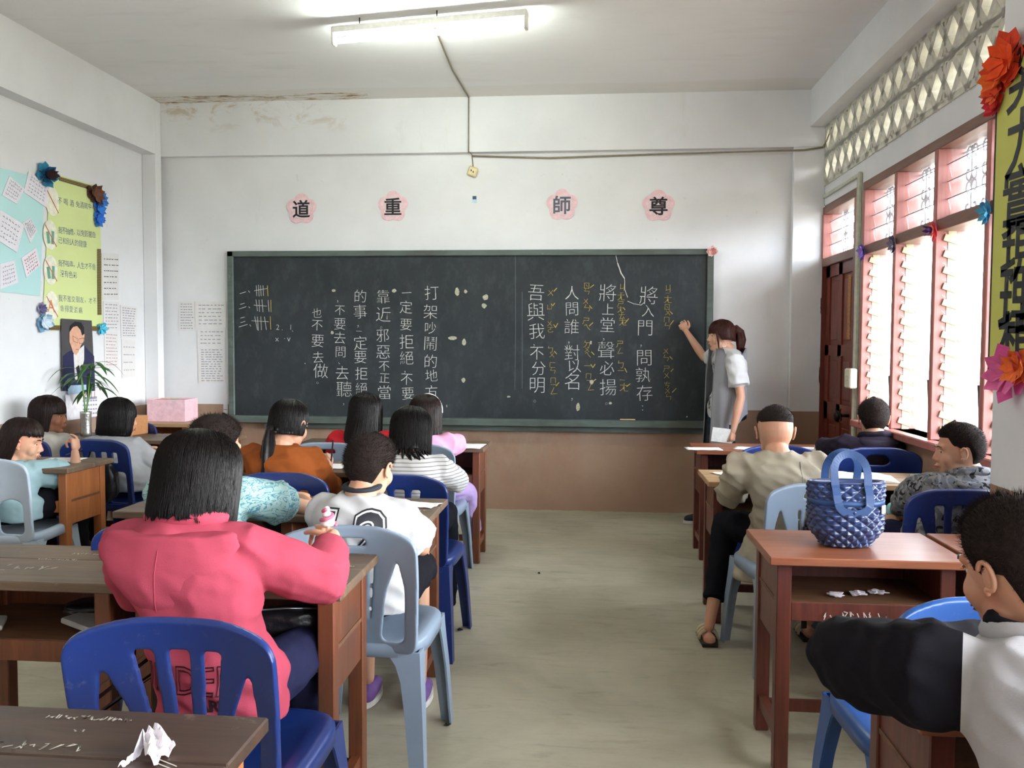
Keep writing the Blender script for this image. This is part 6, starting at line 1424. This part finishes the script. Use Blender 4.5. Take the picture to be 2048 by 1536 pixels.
blob_bag('paper_stuff', V(-1.42, 2.36, .585), (.10, .06, .018), .3, 'crumpled dark pouch inside the shelf of the empty left desk', 4)
for i, (x, y, rz_, c_) in enumerate(((-1.72, 2.22, .5, 'b9b4aa'), (-1.38, 2.26, -.35, 'a8a6a4'))):
    tag(add('worn_booklet', MB().box((0, 0, .012), (.16, .10, .016), M=Matrix.Rotation(.12, 3, 'Y'), bev=.003), plain('booklet_'+c_, c_, .7), loc=(x, y, .556), rot=(0, 0, rz_)), ('crumpled pale booklet at left on the shelf of the empty desk', 'grey booklet at right on the shelf of the empty desk')[i], 'book')
for i in range(3): crumple('paper_scrap', (.80+.07*i, 2.80+.02*i, .5515), (.026, .018, .006), ('torn paper scrap leftmost in the shelf of the bag desk', 'torn paper scrap middle one in the shelf of the bag desk', 'torn paper scrap rightmost in the shelf of the bag desk')[i], i, cat='paper')
# checked cloth on the nearest right desk
def check_mat():
    n = NT('checked_cloth'); X, Y, Z_ = n.xyz(n.coord()); fx = n.math('GREATER_THAN', n.math('FRACT', n.math('MULTIPLY', X, 16)), .55); fy = n.math('GREATER_THAN', n.math('FRACT', n.math('MULTIPLY', Y, 16)), .55)
    c = n.mix(fx, srgb('c9cccf'), srgb('5d7796')); n.col(n.mix(fy, c, srgb('2c3448'))); return n.set(.9, .2)
v = []; f = []; n = 26
for L in (0, 1):
    for i in range(n+1):
        for j in range(n+1): x, y = i/n-.5, j/n-.5; v.append((x*.30, y*.20, .012+.05*math.exp(-((x+.22)**2+(y)**2)*30)+.028*abs(noise.noise(Vector((x*6, y*6, 3))))+.012*math.sin(x*22+y*9)*(.5-abs(y))+L*.003))
N = (n+1)**2
for i in range(n):
    for j in range(n): a = i*(n+1)+j; q = (a, a+1, a+n+2, a+n+1); f.append(q); f.append(tuple(N+k for k in q[::-1]))
tag(add('checked_cloth', MB().raw(v, f, True), check_mat(), loc=(.74, 1.74, HR+.03)), 'rumpled blue and white checked cloth under the arm of the white jacket boy', 'cloth')
# teacher's book and chalk
tb_ = tag(empty('handheld_book', V(.945, 6.16, .715), .1), 'thin white book held low in the teacher hand', 'book')
add('cover', MB().box((0, 0, 0), (.15, .008, .10), M=Matrix.Rotation(.12, 3, 'Y')), plain('book_cover', 'd9d8d2', .6, bump=0), tb_); add('pages', MB().box((0, .009, 0), (.145, .009, .095), M=Matrix.Rotation(.12, 3, 'Y')), paper, tb_)
p = onY(1366, 648, 6.74); tag(add('chalk_piece', MB().rod([p+V(.01, -.015, -.01), p+V(-.015, .03, .012)], .005, 8), plain('white_chalk', 'c9cac6', .9)), 'short white chalk in the raised hand of the teacher', 'chalk')
# small litter on the floor
for i, (px, py, lb) in enumerate(((920, 1262, 'small black scrap on the floor in the middle aisle'), (895, 1452, 'brown crumb on the floor of the nearer aisle'), (1078, 1148, 'tiny dark speck on the floor near the board'))):
    p = onZ(px, py, 0); crumple('floor_litter', (p.x, p.y, .001), (.012-.003*i, .010-.003*i, .006), lb, i+9, cat='litter').data.materials[0] = plain('litter_dark', '231d22', .8, bump=0)
